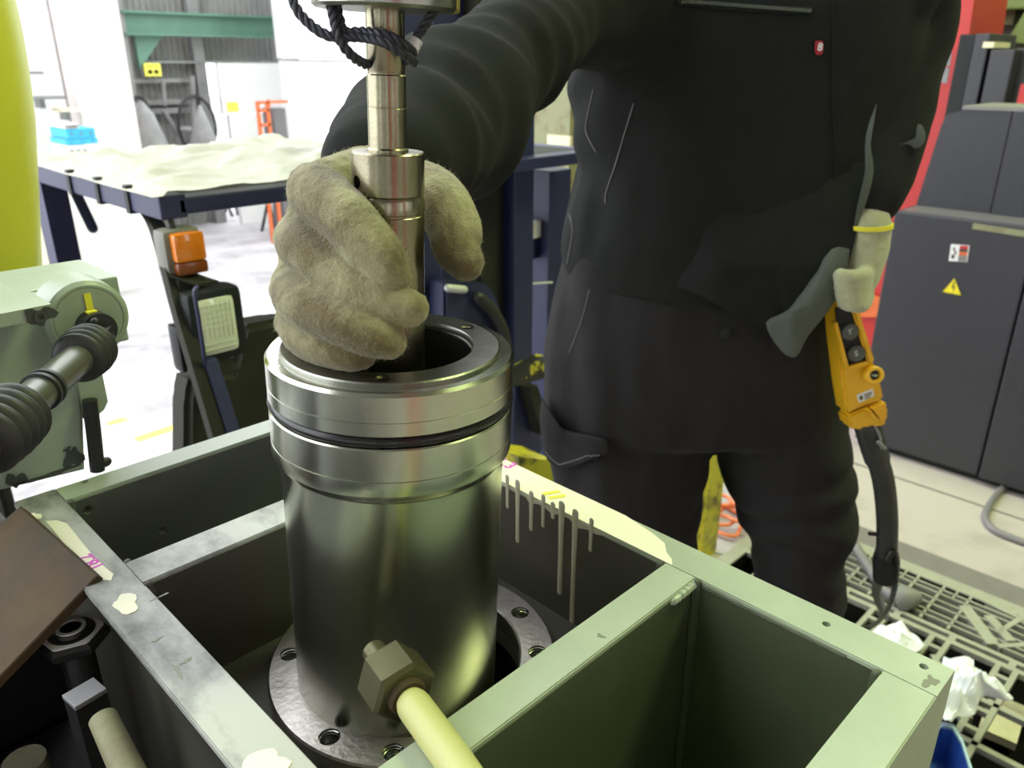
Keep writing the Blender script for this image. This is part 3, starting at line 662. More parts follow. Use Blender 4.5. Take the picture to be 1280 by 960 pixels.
# ------------------------------------------------------------------ the rod that the hand guides
rd = thing('guide_rod', 'stepped steel rod with a thicker collar, held over the sleeve by the glove', 'rod', A0+AX*.12)
bm = nb(); lathe(bm, [(.0001, .10), (.0178, .10), (.0188, .1015), (.0188, .300), (.0184, .3004), (.0184, .3016), (.0190, .302), (.0190, .3085), (.0180, .3105), (.0001, .3105)], seg=64, closed=False); axobj('lower_tube', bm, 'steel_rod', rd)
bm = nb(); lathe(bm, [(.0001, .3105), (.0183, .3105), (.0190, .3112), (.0190, .3317), (.0184, .3323), (.0001, .3323)], seg=64, closed=False); co = axobj('collar', bm, 'steel_rod', rd)
hd = (-FW*math.cos(R(50))-RT*math.sin(R(50))); hd = (hd-AX*hd.dot(AX)).normalized(); hc = A0+AX*.3178+hd*.019
cut(co, cyl(nb(), hc-hd*.009, hc+hd*.01, .0034, 16)); co.data.set_sharp_from_angle(angle=R(30))
bm = nb(); cyl(bm, hc-hd*.0088, hc-hd*.006, .0034, 14); obj('hole_bottom', bm, 'hole', rd)
bm = nb(); lathe(bm, [(.0001, .3323), (.0108, .3323), (.0108, .3335), (.0098, .3343), (.0098, .3535), (.0096, .3537), (.0096, .3541), (.0098, .3543), (.0098, .3690), (.0093, .3696), (.0093, .3714), (.0096, .372), (.0096, .3988), (.0001, .3988)], seg=48, closed=False); axobj('upper_rod', bm, 'steel_rod', rd)
bm = nb(); lathe(bm, [(.0001, .3988), (.0335, .3988), (.0350, .4003), (.0350, .428), (.0335, .4295), (.0001, .4295)], seg=64, closed=False); axobj('lifting_disc', bm, 'steel_top', rd)
bm = nb(); c = V(0, 0, .455); tube(bm, [c+V(.022*math.cos(k*.2618), 0, .022*math.sin(k*.2618)) for k in range(24)], .006, 10, closed=True); axobj('lifting_eye', bm, 'steel_rod', rd)
# wire ropes slung round the rod: two-strand twists
def rope(pts, r, pitch=.012, strands=3):
    p = spline(pts, 14); bm = nb(); L = 0; acc = [0]
    for a, b in zip(p, p[1:]): L += (b-a).length; acc.append(L)
    for s in range(strands):
        q = []
        for i, c in enumerate(p):
            t = (p[min(i+1, len(p)-1)]-p[max(i-1, 0)]); x, y, _ = frame_of(t)
            a = acc[i]/pitch*2*math.pi+s*2*math.pi/strands; q.append(c+(x*math.cos(a)+y*math.sin(a))*r*.52)
        tube(bm, q, r*.52, 7)
    return bm
rp = thing('wire_rope_sling', 'dark twisted wire rope slung round the top of the steel rod', 'rope', A0+AX*.385)
D = .388
for pts in ([PD(352, -60, .375), PD(366, 0, .375), PD(384, 27, .376), PD(412, 45, .377), (PD(448, 46, D-.011)), PD(478, 52, D-.0165), PD(505, 68, D-.011), PD(518, 78, D)],
            [PD(420, -60, .37), PD(412, -10, .372), PD(417, 22, .374), PD(424, 48, .376), PD(438, 68, .382), PD(456, 80, .392), PD(474, 84, .402)],
            [PD(425, -60, .372), PD(419, -10, .374), PD(424, 22, .377), PD(432, 40, .378), PD(452, 40, D-.011), PD(480, 43, D-.0165), PD(506, 57, D-.012), PD(516, 66, D)],
            [PD(556, -60, .385), PD(549, -5, .387), PD(536, 24, .389), PD(518, 50, .392), PD(512, 66, .393), PD(506, 76, .396), PD(490, 80, .402)]):
    obj('rope', rope(pts, .0025), 'wire', rp, smooth=True)
bm = nb(); lathe(bm, [(.0022, 0), (.0036, 0), (.0036, .008), (.0022, .008)], PD(511, 68, .389), (PD(516, 60, .389)-PD(508, 76, .389)).normalized(), 16); obj('wire_clip', bm, 'nut', rp, smooth=True)
a, b = PD(566, 14, .40), PD(567, -40, .40); bm = nb(); tube(bm, [a, b], .0036, 14, cap='flat'); o = obj('brass_pin', bm, mat('brass', (.52, .42, .12), .35, 1), rp, smooth=True); o['label'] = 'brass coloured pin end'

# ------------------------------------------------------------------ painted bar with a hex nut in the foreground
zt_ = 1.1588
p_st, p_nu, p_r0, p_r1 = PZ(462, 812, zt_), PZ(494, 850, zt_), PZ(515, 884, zt_), PZ(606, 1010, zt_)
d = (p_r1-p_r0).normalized()
tb = thing('nut_ended_bar', 'cream painted bar with an olive hex nut lying across the frame rail', 'tool', p_r0)
bm = nb(); lathe(bm, [(.0001, -.0), (.0052, 0), (.0064, .0012), (.0064, .05), (.0001, .05)], p_nu-d*.0275, d, 24, closed=False); obj('stud', bm, 'nut_olive', tb, smooth=True)
bm = nb(); hexprism(bm, p_nu+d*.001, d, .0176, .0235, tw=R(12)); obj('hex_nut', bm, 'nut_olive', tb)
bm = nb(); lathe(bm, [(.0001, .010), (.0100, .010), (.0106, .0125), (.0092, .016), (.0001, .016)], p_nu, d, 24, closed=False); obj('rusty_collar', bm, 'rust', tb, smooth=True)
bm = nb(); tube(bm, [p_nu+d*.016, p_nu+d*.019, p_nu+d*.022, p_nu+d*.06, p_r1, p_r1+d*.05], [.0070, .0082, .0086, .0086, .0086, .0086], 28, cap='flat'); obj('bar', bm, 'tool', tb, smooth=True)

# ------------------------------------------------------------------ dark pit on the left: bolt, block, spindle
c = PZ(98, 785, 1.118); 
bt = thing('anchor_bolt', 'upright bolt with a bright hex nut in the dark pit left of the frame', 'bolt', (c.x-.004, c.y, .95))
c = V(c.x-.004, c.y, 1.116)
bm = nb(); lathe(bm, [(.0001, -.162), (.010, -.162), (.010, .003), (.009, .0045), (.0062, .0045), (.0058, .001), (.0001, .001)], c, UP, 28, closed=False); obj('stud', bm, 'dark_steel', bt, smooth=True)
bm = nb(); hexprism(bm, c-V(0, 0, .0035), UP, .0212, .009, tw=R(10)); ho = obj('hex_nut', bm, 'dark_steel', bt)
xq, yq, _q = frame_of(UP)
bm = nb(); n_ = 48; pr2 = []
for k in range(n_):
    a_ = 2*math.pi*k/n_; hx = .0186*math.cos(R(30))/math.cos(((a_-R(10)) % R(60))-R(30)); pr2.append((V(math.cos(a_), 0, 0)*0+(xq*math.cos(a_)+yq*math.sin(a_)), hx))
vs = [[bm.verts.new(c+V(0, 0, z_)+d_*(r_ if r_ else hx)) for d_, hx in pr2] for r_, z_ in ((0, .0011), (0, .0022), (.0138, .0022), (.0138, .0011))]
for i in range(4):
    for k in range(n_): bm.faces.new((vs[i][k], vs[i][(k+1) % n_], vs[(i+1) % 4][(k+1) % n_], vs[(i+1) % 4][k]))
o = obj('lit_nut_face', bm, 'nut', bt); o['label'] = 'hexagonal nut face painted pale as if lit'  # pale plate on a dark nut paints the light on its top
bm = nb(); lathe(bm, [(.0101, .0003), (.0135, .0003), (.0135, .0016), (.0101, .0016)], c+V(0, 0, .0008), UP, 32); obj('washer_face', bm, 'dark_steel', bt, smooth=True)
bm = nb(); lathe(bm, [(.0064, .0), (.0086, .0), (.0086, .001), (.0064, .001)], c+V(0, 0, .0046), UP, 32); obj('stud_highlight', bm, 'nut', bt, smooth=True)  # pale ring paints the highlight round the stud
c = PZ(119, 858, 1.112); c.x -= .006; bm = nb(); rz = Matrix.Rotation(R(8), 3, 'Z'); box(bm, V(c.x, c.y, 1.03), (.018, .015, .158), rz)
ck = tag(obj('clamp_block', bm, 'dark_steel'), 'small grey square block in the dark pit below the bright nut', 'block')
bm = nb(); box(bm, V(c.x, c.y, 1.1105), (.0185, .0155, .003), rz, bevel=.0005); obj('lit_top_face', bm, 'steelbg', ck)  # paler cap on a dark body paints the light on its top
a, b = PZ(138, 893, 1.112), PZ(190, 975, 1.10)
a.x -= .004; b.x -= .008; bm = nb(); tube(bm, [a+(a-b)*.0, a+(b-a)*.5, b, b+(b-a)*.5], [.0075, .008, .0085, .0085], 20, cap='flat'); tag(obj('spindle', bm, 'mach_dark' if 0 else 'olivecol', smooth=True), 'blurred olive spindle in the dark pit at the lower left', 'spindle')
c = PZ(30, 950, 1.0); bm = nb(); lathe(bm, [(.0001, -.05), (.014, -.05), (.014, 0), (.0001, 0)], c, UP, 16, closed=False); tag(obj('pit_stud', bm, 'olivecol', smooth=True), 'dim olive stud at the very bottom left of the pit', 'bolt')

# rusty plate leaning on the left rail
A, B, C_ = PD(25, 632, .56), PD(122, 719, .494), PD(0, 845, .470)
u = (C_-B); v = (A-B); kk = (B.z-.952)/(B.z-C_.z); v2 = v*1.3
nrm = v.cross(u).normalized(); 
if nrm.dot(CAM-B) < 0: nrm = -nrm
bm = nb(); prism(bm, [B, B+u*kk, B+u*kk+v2, B+v, ], -nrm*.007); bmesh.ops.recalc_face_normals(bm, faces=bm.faces); bmesh.ops.bevel(bm, geom=bm.edges[:], offset=.0008, segments=1, affect='EDGES')
tag(obj('rusty_plate', bm, 'rust'), 'brown rusty steel plate leaning on the left rail of the frame', 'plate')

# ------------------------------------------------------------------ pale green gearbox with drive shaft
YG = .642
def gy(x, y, Y=YG): return PY(x, y, Y)
gb = thing('gearbox', 'pale green machine gearbox with a round boss behind the frame on the left', 'gearbox', (.2, .7, 1.15))
bm = nb(); pts = [gy(-90, 384), gy(100, 372), gy(107, 588), gy(18, 610), gy(-90, 636)]; prism(bm, pts, (0, .11, 0)); bmesh.ops.recalc_face_normals(bm, faces=bm.faces)
bmesh.ops.bevel(bm, geom=[e_ for e_ in bm.edges if abs((e_.verts[0].co-e_.verts[1].co).y) < .02], offset=.003, segments=2, affect='EDGES'); obj('housing', bm, 'mach', gb)
Yc = .672; zc = gy(147, 345, Yc).z; xr_ = gy(147, 345, Yc).x; xl_ = gy(-90, 360, Yc).x
bm = nb(); box2(bm, (xl_, Yc, zc-.055), (xr_, Yc+.085, zc), bevel=.002); obj('top_cap', bm, 'mach', gb)
bc = gy(112, 400, YG-.012); rb = 49*bc.dot(FWD)/FPX; bd = (CAM+ray(112, 400)*0).length
rb = 49*(bc-CAM).dot(FWD)/FPX
bm = nb(); lathe(bm, [(.0001, .032), (rb*1.03, .032), (rb*1.02, .012), (rb, .003), (rb-.003, 0), (rb*.84, 0), (rb*.83, .0008), (rb*.82, 0), (.0001, 0)], bc, V(0, 1, 0), 64, closed=False); obj('boss', bm, 'mach', gb, smooth=True)
a, b = gy(92, 455, YG-.004), gy(138, 516, YG-.004)
bm = nb(); bw = (b.x-a.x); 
prism(bm, [V(a.x, YG-.004, a.z)]+[V(b.x, YG-.004, a.z), V(b.x, YG-.004, b.z+.010), V(b.x-.004, YG-.004, b.z+.004), V(b.x-.011, YG-.004, b.z), V(a.x, YG-.004, b.z-.001)], (0, .07, 0)); obj('lower_boss', bm, 'mach', gb)
a, b = gy(-80, 396, YG-.05), gy(64, 378, YG-.05)
bm = nb(); prism(bm, [gy(-80, 408, YG-.05), gy(64, 380, YG-.05), gy(64, 396, YG-.05), gy(-80, 428, YG-.05)], (0, .05, 0)); obj('side_pad', bm, 'mach', gb)
bm = nb(); c = gy(50, 395, YG-.0505); blob(bm, c, .008, .007, V(1, 0, 0), V(0, 0, 1), h=.0004, seed=4, rag=.5); obj('chipped_patch', bm, 'mach_dark', gb)
bm = nb(); lathe(bm, [(.0022, 0), (.0042, 0), (.0042, .001), (.0022, .001)], c+V(0, -.001, 0), V(0, -1, 0), 16); obj('screw', bm, 'mach_dark', gb)
for px, py, rx, ry, sd in [(92, 572, .006, .009, 3), (20, 600, .006, .006, 7), (60, 594, .018, .002, 8), (84, 562, .0022, .0022, 1)]:
    bm = nb(); blob(bm, gy(px, py, YG-.0006), rx, ry, V(1, 0, 0), V(0, 0, 1), h=.0004, seed=sd, rag=.5); obj('chipped_patch', bm, 'mach_dark', gb)
bm = nb(); a, b = gy(113, 366, YG-.0127), gy(115, 398, YG-.0127); box2(bm, (b.x-.0024, YG-.0132, b.z), (b.x+.0024, YG-.0124, a.z)); obj('yellow_line', bm, 'ymark', gb)
bm = nb(); tube(bm, [gy(112, 500, YG-.01), gy(117, 540, YG-.01), gy(122, 588, YG-.01)], .0055, 14, cap='flat'); tube(bm, [gy(120, 582, YG-.01), gy(133, 577, YG-.01)], .004, 10); obj('drain_pipe', bm, 'dark_steel', gb, smooth=True)
# drive shaft with rubber boots
H0 = gy(116, 408, YG-.012); H1 = gy(126, 412, YG-.03); S0 = gy(112, 436, .604); S1 = gy(2, 533, .50)
ds = thing('drive_shaft', 'dark grey drive shaft with ribbed rubber boots on the green gearbox', 'shaft', S0)
bm = nb(); tube(bm, [H0, H1], [.0128, .0120], 24, cap='flat'); obj('hub', bm, 'dark_steel', ds, smooth=True)
bm = nb(); q = H0+(H1-H0)*.4+V(-.001, 0, .0126); box(bm, q, (.007, .006, .0015)); obj('yellow_line', bm, 'ymark', ds, smooth=True)
d = (S1-S0).normalized()
bm = nb(); x_, y_, _ = frame_of(d)
for s in (-1, 1): box(bm, H1+(S0-H1)*.35+x_*s*.007, (.0055, .012, .016), Matrix((x_, y_, d)).transposed(), bevel=.0015)
tube(bm, [H1+(S0-H1)*.3-y_*.010, H1+(S0-H1)*.3+y_*.011], .0036, 12); obj('yoke', bm, 'dark_steel', ds, smooth=True)
def bellows(a, ax, L, r0, n):
    prof = [(.0001, -.002), (r0*.8, -.002)]
    for i in range(n):
        t = i/(n-1); rr = r0*(1-.1*abs(t-.4)); h0 = L*i/n
        prof += [(rr*.80, h0), (rr*.97, h0+L/n*.25), (rr, h0+L/n*.45), (rr*.97, h0+L/n*.7)]
    prof += [(r0*.66, L), (.0001, L)]
    bm = nb(); lathe(bm, prof, a, ax, 36, closed=False); return bm
obj('rubber_boot', bellows(S0-d*.006, d, .029, .0195, 4), 'rubber_matt', ds, smooth=True, ang=60)
bm = nb(); tube(bm, [S0, S1+d*.28], .0108, 28, cap='flat'); obj('tube', bm, 'shaft', ds, smooth=True)
L_ = (S1-S0).length
for t, r_ in ((.56, .0128), (.61, .0128)):
    bm = nb(); lathe(bm, [(.0105, -.002), (r_, -.0016), (r_, .0016), (.0105, .002)], S0+d*L_*t, d, 28); obj('clamp_ring', bm, 'rubber_matt', ds, smooth=True)
obj('rubber_boot', bellows(S1-d*.020, d, .045, .0215, 5), 'rubber_matt', ds, smooth=True, ang=60)

# lime yellow tank on the far left
cx = PD(-70, 200, .98); f0 = (cx-CAM).dot(FW)
prof = []
for py, edge in ((-60, -16), (0, 2), (40, 11), (90, 20), (150, 28.5), (220, 34), (290, 39), (345, 43)):
    axis = 640-710*(2945-py)/2745; d_ = f0/ray(0, py).dot(FW); prof.append(((edge-axis)*d_/FPX, (CAM+ray(0, py)*d_).z))
top_ = prof[0]
prof = [(.0001, top_[1]+.03), (top_[0]*.6, top_[1]+.024), (top_[0]*.93, top_[1]+.008)]+prof
bm = nb(); lathe(bm, prof+[(prof[-1][0]*.9, prof[-1][1]-.02), (.0001, prof[-1][1]-.02)], V(cx.x, cx.y, 0), UP, 56, closed=False)
lime_bm = bm; bm = nb(); q = V(cx.x, cx.y, 0)-RT*.04; cyl(bm, V(q.x, q.y, -.9), V(q.x, q.y, prof[-1][1]-.015), .012, 12)
pole = tag(obj('tank_stand', bm, 'dark_steel'), 'thin dark stand under the lime yellow tank', 'stand'); bm = lime_bm
tag(obj('lime_tank', bm, 'lime', smooth=True), 'lime yellow rounded tank cut off by the left edge', 'tank')

# ================================================================== FORKLIFT AND TARP
YF = 1.315; LR = .68
def fy(x, y, Y=YF): return PY(x, y, Y)
fk = thing('forklift', 'dark navy forklift with amber signal and headlight behind the frame', 'forklift', (1.05, 2.0, -.9))
zt_ = fy(205, 250).z; zb_ = fy(205, 272).z; xl_ = fy(199, 255).x; xr_ = fy(720, 200).x+.12
bm = nb(); box2(bm, (xl_+.03, YF, zb_), (xr_, YF+.05, zt_), bevel=.004); obj('roof_front_beam', bm, 'navy', fk)
bm = nb(); box2(bm, (xl_, YF, zb_-.005), (xl_+.045, YF+LR, zt_+.006), bevel=.004); obj('roof_side_beam', bm, 'navy', fk)
bm = nb(); box2(bm, (xr_-.04, YF, zb_), (xr_, YF+LR, zt_), bevel=.004); obj('roof_side_beam', bm, 'navy', fk)
bm = nb(); box2(bm, (xl_, YF+LR-.04, zb_), (xr_, YF+LR, zt_), bevel=.004); obj('roof_rear_beam', bm, 'navy', fk)
bm = nb(); box2(bm, (xl_+.046, YF+.051, zt_-.012), (xr_-.04, YF+LR-.04, zt_-.002)); obj('roof_plate', bm, 'olive', fk)
for yy in (.13, .27, .42):
    bm = nb(); box2(bm, (xl_-.004, YF+yy-.009, zb_-.009), (xl_+.049, YF+yy+.009, zt_+.012), bevel=.002); obj('cable_tie', bm, 'black', fk)
# front left pillar: curves down from the side beam and leans forward
def tubebox(bm, pts, wx, wy):
    pts = spline(pts, 8); rings = []
    for p in pts: rings.append([p+V(-wx, -wy, 0), p+V(wx, -wy, 0), p+V(wx, wy, 0), p+V(-wx, wy, 0)])
    return loft(bm, rings)
bm = nb(); pl = [fy(173, 252, YF+.30), fy(193, 277, YF+.10), fy(207, 318, YF+.02), fy(224, 385, YF-.03), fy(245, 455, YF-.07), fy(272, 548, YF-.12)]
pl.append(pl[-1]+(pl[-1]-pl[-2])*2.2); tubebox(bm, pl, .011, .012); obj('front_pillar', bm, 'olive', fk)
bm = nb(); tubebox(bm, [p+V(.023, -.004, 0) for p in [fy(242, 452, YF-.07)]+pl[5:]], .011, .012); obj('front_pillar', bm, 'navy', fk)
for px, Yp in ((78, YF+1.25), (60, YF+1.5)):
    pass
p = PX(60, 250, xl_+.02); bm = nb(); box2(bm, (xl_, p.y-.045, PX(64, 430, xl_+.02).z), (xl_+.05, p.y+.02, zb_-.006)); obj('rear_pillar', bm, 'navy', fk)
p = fy(102, 275, YF+LR-.03); bm = nb(); tube(bm, [(p.x-.01, p.y, zb_), (p.x+.02, p.y, fy(108, 286, YF+LR-.03).z)], .012, 8); obj('rear_pillar', bm, 'navy', fk)
bm = nb(); box2(bm, (xr_-.05, YF+LR-.1, -.4), (xr_-.005, YF+LR-.04, zb_)); obj('rear_pillar', bm, 'navy', fk)
# amber signal
YA = YF-.02; a, b = fy(204, 291, YA), fy(260, 340, YA)
def rbox(bm, x0, x1, z0, z1, y0, y1, bev): return box2(bm, (x0, y0, z0), (x1, y1, z1), bevel=bev)
bm = nb(); rbox(bm, a.x-.001, b.x+.001, b.z-.001, a.z+.001, YA+.004, YA+.05, .012); sgl = obj('signal_housing', bm, 'lampgrey', fk, smooth=True, ang=50)
h_ = a.z-b.z
bm = nb(); rbox(bm, a.x+.010, b.x-.002, b.z+h_*.32, a.z-.004, YA-.012, YA+.02, .006); obj('amber_lens', bm, 'amber', sgl, smooth=True, ang=50)
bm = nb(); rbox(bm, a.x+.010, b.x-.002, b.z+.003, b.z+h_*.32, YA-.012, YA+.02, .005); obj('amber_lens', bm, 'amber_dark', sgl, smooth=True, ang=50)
p = fy(222, 280, YA); bm = nb(); cyl(bm, (p.x, YA+.02, a.z), (p.x, YA+.03, zb_), .005, 10); obj('signal_stem', bm, 'black', fk)
bm = nb(); c = fy(238, 348, YA); prism(bm, [fy(208, 343, YA), fy(240, 340, YA+.03), fy(274, 351, YA), fy(246, 355, YA-.03)], (0, 0, -.004)); obj('signal_bracket', bm, 'olive', fk)
# headlight with wire guard
YH = YF-.06; a, b = fy(230, 369, YH), fy(305, 441, YH)
bm = nb(); rbox(bm, a.x, b.x+.009, b.z-.003, a.z+.001, YH-.006, YH+.05, .014); hl = obj('headlight_housing', bm, 'black', fk, smooth=True, ang=50)
a2, b2 = fy(243, 377, YH-.012), fy(303, 437, YH-.012)
bm = nb(); rbox(bm, a2.x, b2.x, b2.z, a2.z, YH-.010, YH+.02, .012); obj('headlight_lens', bm, 'lens', hl, smooth=True, ang=50)
bm = nb()
for k in range(9):
    z = b2.z+(a2.z-b2.z)*(.12+.095*k)
    if k in (2, 3): continue
    tube(bm, [(a2.x+.008, YH-.0105, z), (b2.x-.008, YH-.0105, z)], .0008, 6)
for k in range(7):
    x = a2.x+(b2.x-a2.x)*(.16+.115*k); tube(bm, [(x, YH-.0105, b2.z+.03), (x, YH-.0105, a2.z-.008)], .0006, 6)
obj('lens_rib', bm, 'lens', hl, smooth=True)
bm = nb(); tube(bm, spline([fy(246, 359, YH-.02), fy(243, 366, YH-.03), fy(247, 390, YH-.035), fy(253, 430, YH-.035), fy(258, 466, YH-.02)], 5), .0035, 8); obj('wire_guard', bm, 'navy', hl, smooth=True)
p, q = fy(270, 441, YH+.02), fy(278, 460, YH+.02); bm = nb(); box2(bm, (p.x-.014, YH+.0, q.z), (p.x+.018, YH+.04, p.z+.012)); box2(bm, (p.x-.02, YH+.0, q.z-.006), (p.x+.035, YH+.04, q.z)); obj('headlight_bracket', bm, 'olive', fk)
bm = nb(); a, b = fy(222, 350, YH+.03), fy(262, 378, YH+.03); box2(bm, (a.x, YH+.03, b.z-.06), (b.x, YH+.07, a.z), bevel=.008); obj('bracket_plate', bm, 'olive', fk, smooth=True)
bm = nb(); a, b = fy(219, 410, YF), fy(238, 466, YF); box2(bm, (a.x, YF, b.z), (b.x, YF+.04, a.z), bevel=.01); obj('mirror_back', bm, 'black', fk, smooth=True)
# dashboard cowl
YD = YF+.02
bm = nb(); prism(bm, [fy(305, 408, YD), fy(350, 400, YD), fy(420, 400, YD), fy(420, 640, YD), fy(232, 640, YD), fy(233, 500, YD), fy(240, 468, YD), fy(290, 466, YD)], (0, .07, 0)); bmesh.ops.recalc_face_normals(bm, faces=bm.faces)
bmesh.ops.bevel(bm, geom=bm.edges[:], offset=.012, segments=3, affect='EDGES'); obj('dashboard_cowl', bm, 'olive', fk, smooth=True, ang=50)
# body on the ground below, counterweight and wheels
bm = nb(); box2(bm, (xl_+.05, YF+.15, -.75), (xr_-.02, YF+1.2, -.1), bevel=.05); obj('chassis', bm, 'navy', fk, smooth=True)
for sx in (xl_+.05, xr_-.2):
    for sy in (YF+.35, YF+1.0):
        bm = nb(); lathe(bm, [(.0001, 0), (.16, 0), (.27, .02), (.27, .16), (.16, .18), (.0001, .18)], V(sx, sy, -.63), V(1, 0, 0), 24, closed=False); obj('wheel', bm, 'rubber_matt', fk, smooth=True)
# mast in front of the driver: two uprights, dark panel, cross bars, hydraulic block
YM = YF-.05+.10
def mast(px0, px1, py, Y, m, name, z0=-.8, z1=1.62, t=.07, py1=None):
    a, b = fy(px0, py, Y), fy(px1, py, Y); bm = nb(); box2(bm, (a.x, Y, z0), (b.x, Y+t, z1), bevel=.003); return obj(name, bm, m, fk)
mast(643, 667, 300, YF+.06, 'navy', 'mast_rail')
mast(686, 712, 300, YF+.16, 'navy', 'mast_rail', z1=fy(690, 214, YF+.16).z)
mast(600, 643, 300, YF+.10, 'olive', 'mast_panel')
mast(520, 552, 350, YF+.06, 'navy', 'mast_rail')
mast(552, 602, 350, YF+.14, 'navy', 'mast_panel')
a, b = fy(655, 290, YF+.2), fy(700, 316, YF+.2); bm = nb(); box2(bm, (a.x, YF+.2, b.z), (b.x, YF+.26, a.z)); obj('mast_cross_bar', bm, 'navy', fk)
a, b = fy(655, 278, YF+.2), fy(700, 290, YF+.2); bm = nb(); box2(bm, (a.x, YF+.19, b.z), (b.x, YF+.33, a.z)); o = obj('mast_cross_bar', bm, 'whitewall', fk); o['label'] = 'white bar between the mast rails'
a, b = fy(660, 352, YF+.12), fy(692, 355, YF+.12); bm = nb(); tube(bm, [fy(655, 355, YF+.14), fy(690, 353, YF+.14)], .003, 6); obj('hydraulic_line', bm, 'nut', fk)
a, b = fy(552, 350, YF-.03), fy(612, 420, YF-.03)
bm = nb(); prism(bm, [fy(556, 352, YF), fy(612, 356, YF-.0), fy(624, 378, YF), fy(634, 420, YF), fy(556, 430, YF)], (0, .06, 0)); bmesh.ops.recalc_face_normals(bm, faces=bm.faces); bmesh.ops.bevel(bm, geom=bm.edges[:], offset=.006, segments=2, affect='EDGES'); obj('hydraulic_block', bm, 'navy', fk, smooth=True, ang=50)
bm = nb(); tube(bm, [fy(560, 360, YF-.01), fy(580, 362, YF-.01)], .009, 12); obj('hose_fitting', bm, 'nut', fk, smooth=True)
bm = nb(); tube(bm, spline([fy(598, 372, YF-.02), fy(618, 392, YF-.02), fy(632, 430, YF-.02), fy(632, 520, YF-.02)], 6), .014, 10); obj('hydraulic_hose', bm, 'rubber_matt', fk, smooth=True)
# tread plate arm with flaking yellow paint, brace below, and yellow foot
YB = 1.22
bm = nb(); prism(bm, [fy(628, 478, YB), fy(650, 466, YB), fy(688, 446, YB), fy(694, 462, YB), fy(678, 474, YB), fy(640, 484, YB)], (0, .05, -.004)); o = obj('step_arm', bm, 'flaky', fk)
bm = nb(); prism(bm, [fy(662, 486, YB+.06), fy(672, 482, YB+.06), fy(684, 520, YB+.06), fy(678, 545, YB+.06)], (0, .05, 0)); obj('step_brace', bm, 'olive', fk)
bm = nb(); prism(bm, [fy(644, 482, YB+.1), fy(666, 484, YB+.1), fy(678, 560, YB+.1), fy(668, 580, YB+.1), fy(640, 585, YB+.1)], (0, .04, 0)); obj('lower_panel', bm, 'navy', fk)
yb_ = thing('yellow_block', 'worn yellow steel block beside the worker\'s pocket behind the frame rail', 'block', fy(670, 585, 1.0))
bm = nb(); prism(bm, [fy(648, 571, 1.0), fy(694, 576, 1.0), fy(700, 630, 1.0), fy(650, 630, 1.0)], (0, .10, .0)); obj('body', bm, 'yel', yb_)
b_ = PZ(670, 620, 0.0)
p = fy(672, 600, 1.03); bm = nb(); box2(bm, (p.x-.03, 1.0, .0), (p.x+.03, 1.09, p.z-.06)); obj('post', bm, 'yel', yb_)

# ------------------------------------------------------------------ tarp on the roof
def tarp():
    bm = nb(); nx, ny = 70, 110; g = []
    xa, xb, ya, yb = xl_-.012, fy(560, 220).x, YF-.012, YF+LR+.02
    for j in range(ny+1):
        row = []
        for i in range(nx+1):
            u, v = i/nx, j/ny; x = xa+(xb-xa)*u; y = ya+(yb-ya)*v
            p = V(x, y, 0)
            wq = V(x, y, 0)+V(noise.noise(V(x*4, y*4, 2)), noise.noise(V(x*4, y*4, 8)), 0)*.10; f = noise.noise(V(x*5, y*7, 1))*.016+max(0, .34-abs(noise.noise(V(wq.x*7+wq.y*4, wq.y*6-wq.x*3, 4))))*.045+max(0, .25-abs(noise.noise(V(wq.x*13-wq.y*9, wq.y*12+wq.x*6, 7))))*.03+abs(noise.noise(V(x*4, y*5, 9)))*.022
            edge = min(u, 1-u, v, 1-v)
            z = zt_+.010+f*min(1, edge*7+.12)
            if u < .03: z = zt_+.007+.002*noise.noise(p*9)
            y2 = y+(.03*noise.noise(V(x*6, 2, 3))+.02 if v == 0 else 0); x2 = x
            row.append(bm.verts.new((x2, y2, z)))
        g.append(row)
    for j in range(ny):
        for i in range(nx): bm.faces.new((g[j][i], g[j][i+1], g[j+1][i+1], g[j+1][i]))
    return bm
zt_ = fy(205, 250).z
bm = tarp(); bmesh.ops.solidify(bm, geom=bm.faces[:], thickness=.003)
tag(obj('canvas_tarp', bm, 'tarp', smooth=True, ang=80), 'crumpled cream canvas tarp lying on the forklift roof', 'tarp')

# ================================================================== THE WORKER
from mathutils.bvhtree import BVHTree
def PF(px, py, f): d = ray(px, py); return CAM+d*(f/d.dot(FW))     # point of a ray at a horizontal distance f in front of the lens
def ring_px(lx, ly, rx, ry, f, t, n=28, p=2.3, tb=None):
    L, Rr = PF(lx, ly, f), PF(rx, ry, f); c = (L+Rr)/2; h = (Rr-L)/2; out = []
    for k in range(n):
        a = 2*math.pi*k/n; ca, sa = math.cos(a), math.sin(a)
        e_ = 2/p; x = math.copysign(abs(ca)**e_, ca); y = math.copysign(abs(sa)**e_, sa)
        out.append(c+h*x+FW*y*(t if y < 0 or tb is None else tb))
    return out
def fold(p, n, amp=.004, sc=V(9, 9, 5)):
    q = V(p.x*sc.x, p.y*sc.y, p.z*sc.z)
    return amp*noise.noise(q)+amp*.6*(1-2*abs(noise.noise(q*1.9+V(3, 1, 7))))
pr_ = .305
HEADC = CF(pr_, 1.07, 1.755)
bm = nb()
tube(bm, [CF(pr_, 1.13, 1.06), CF(pr_, 1.12, 1.15), CF(pr_, 1.13, 1.38), CF(pr_, 1.13, 1.48)], [.12, .115, .12, .09], 16)
tube(bm, [CF(pr_, 1.13, 1.46), CF(pr_, 1.10, 1.60), HEADC+V(0, 0, -.03)], [.062, .052, .055], 14)
face = (-FW*.9-RT*.28-UP*.25).normalized(); fr_ = face.cross(UP).normalized(); fu = fr_.cross(face).normalized()
hb = len(bm.verts)
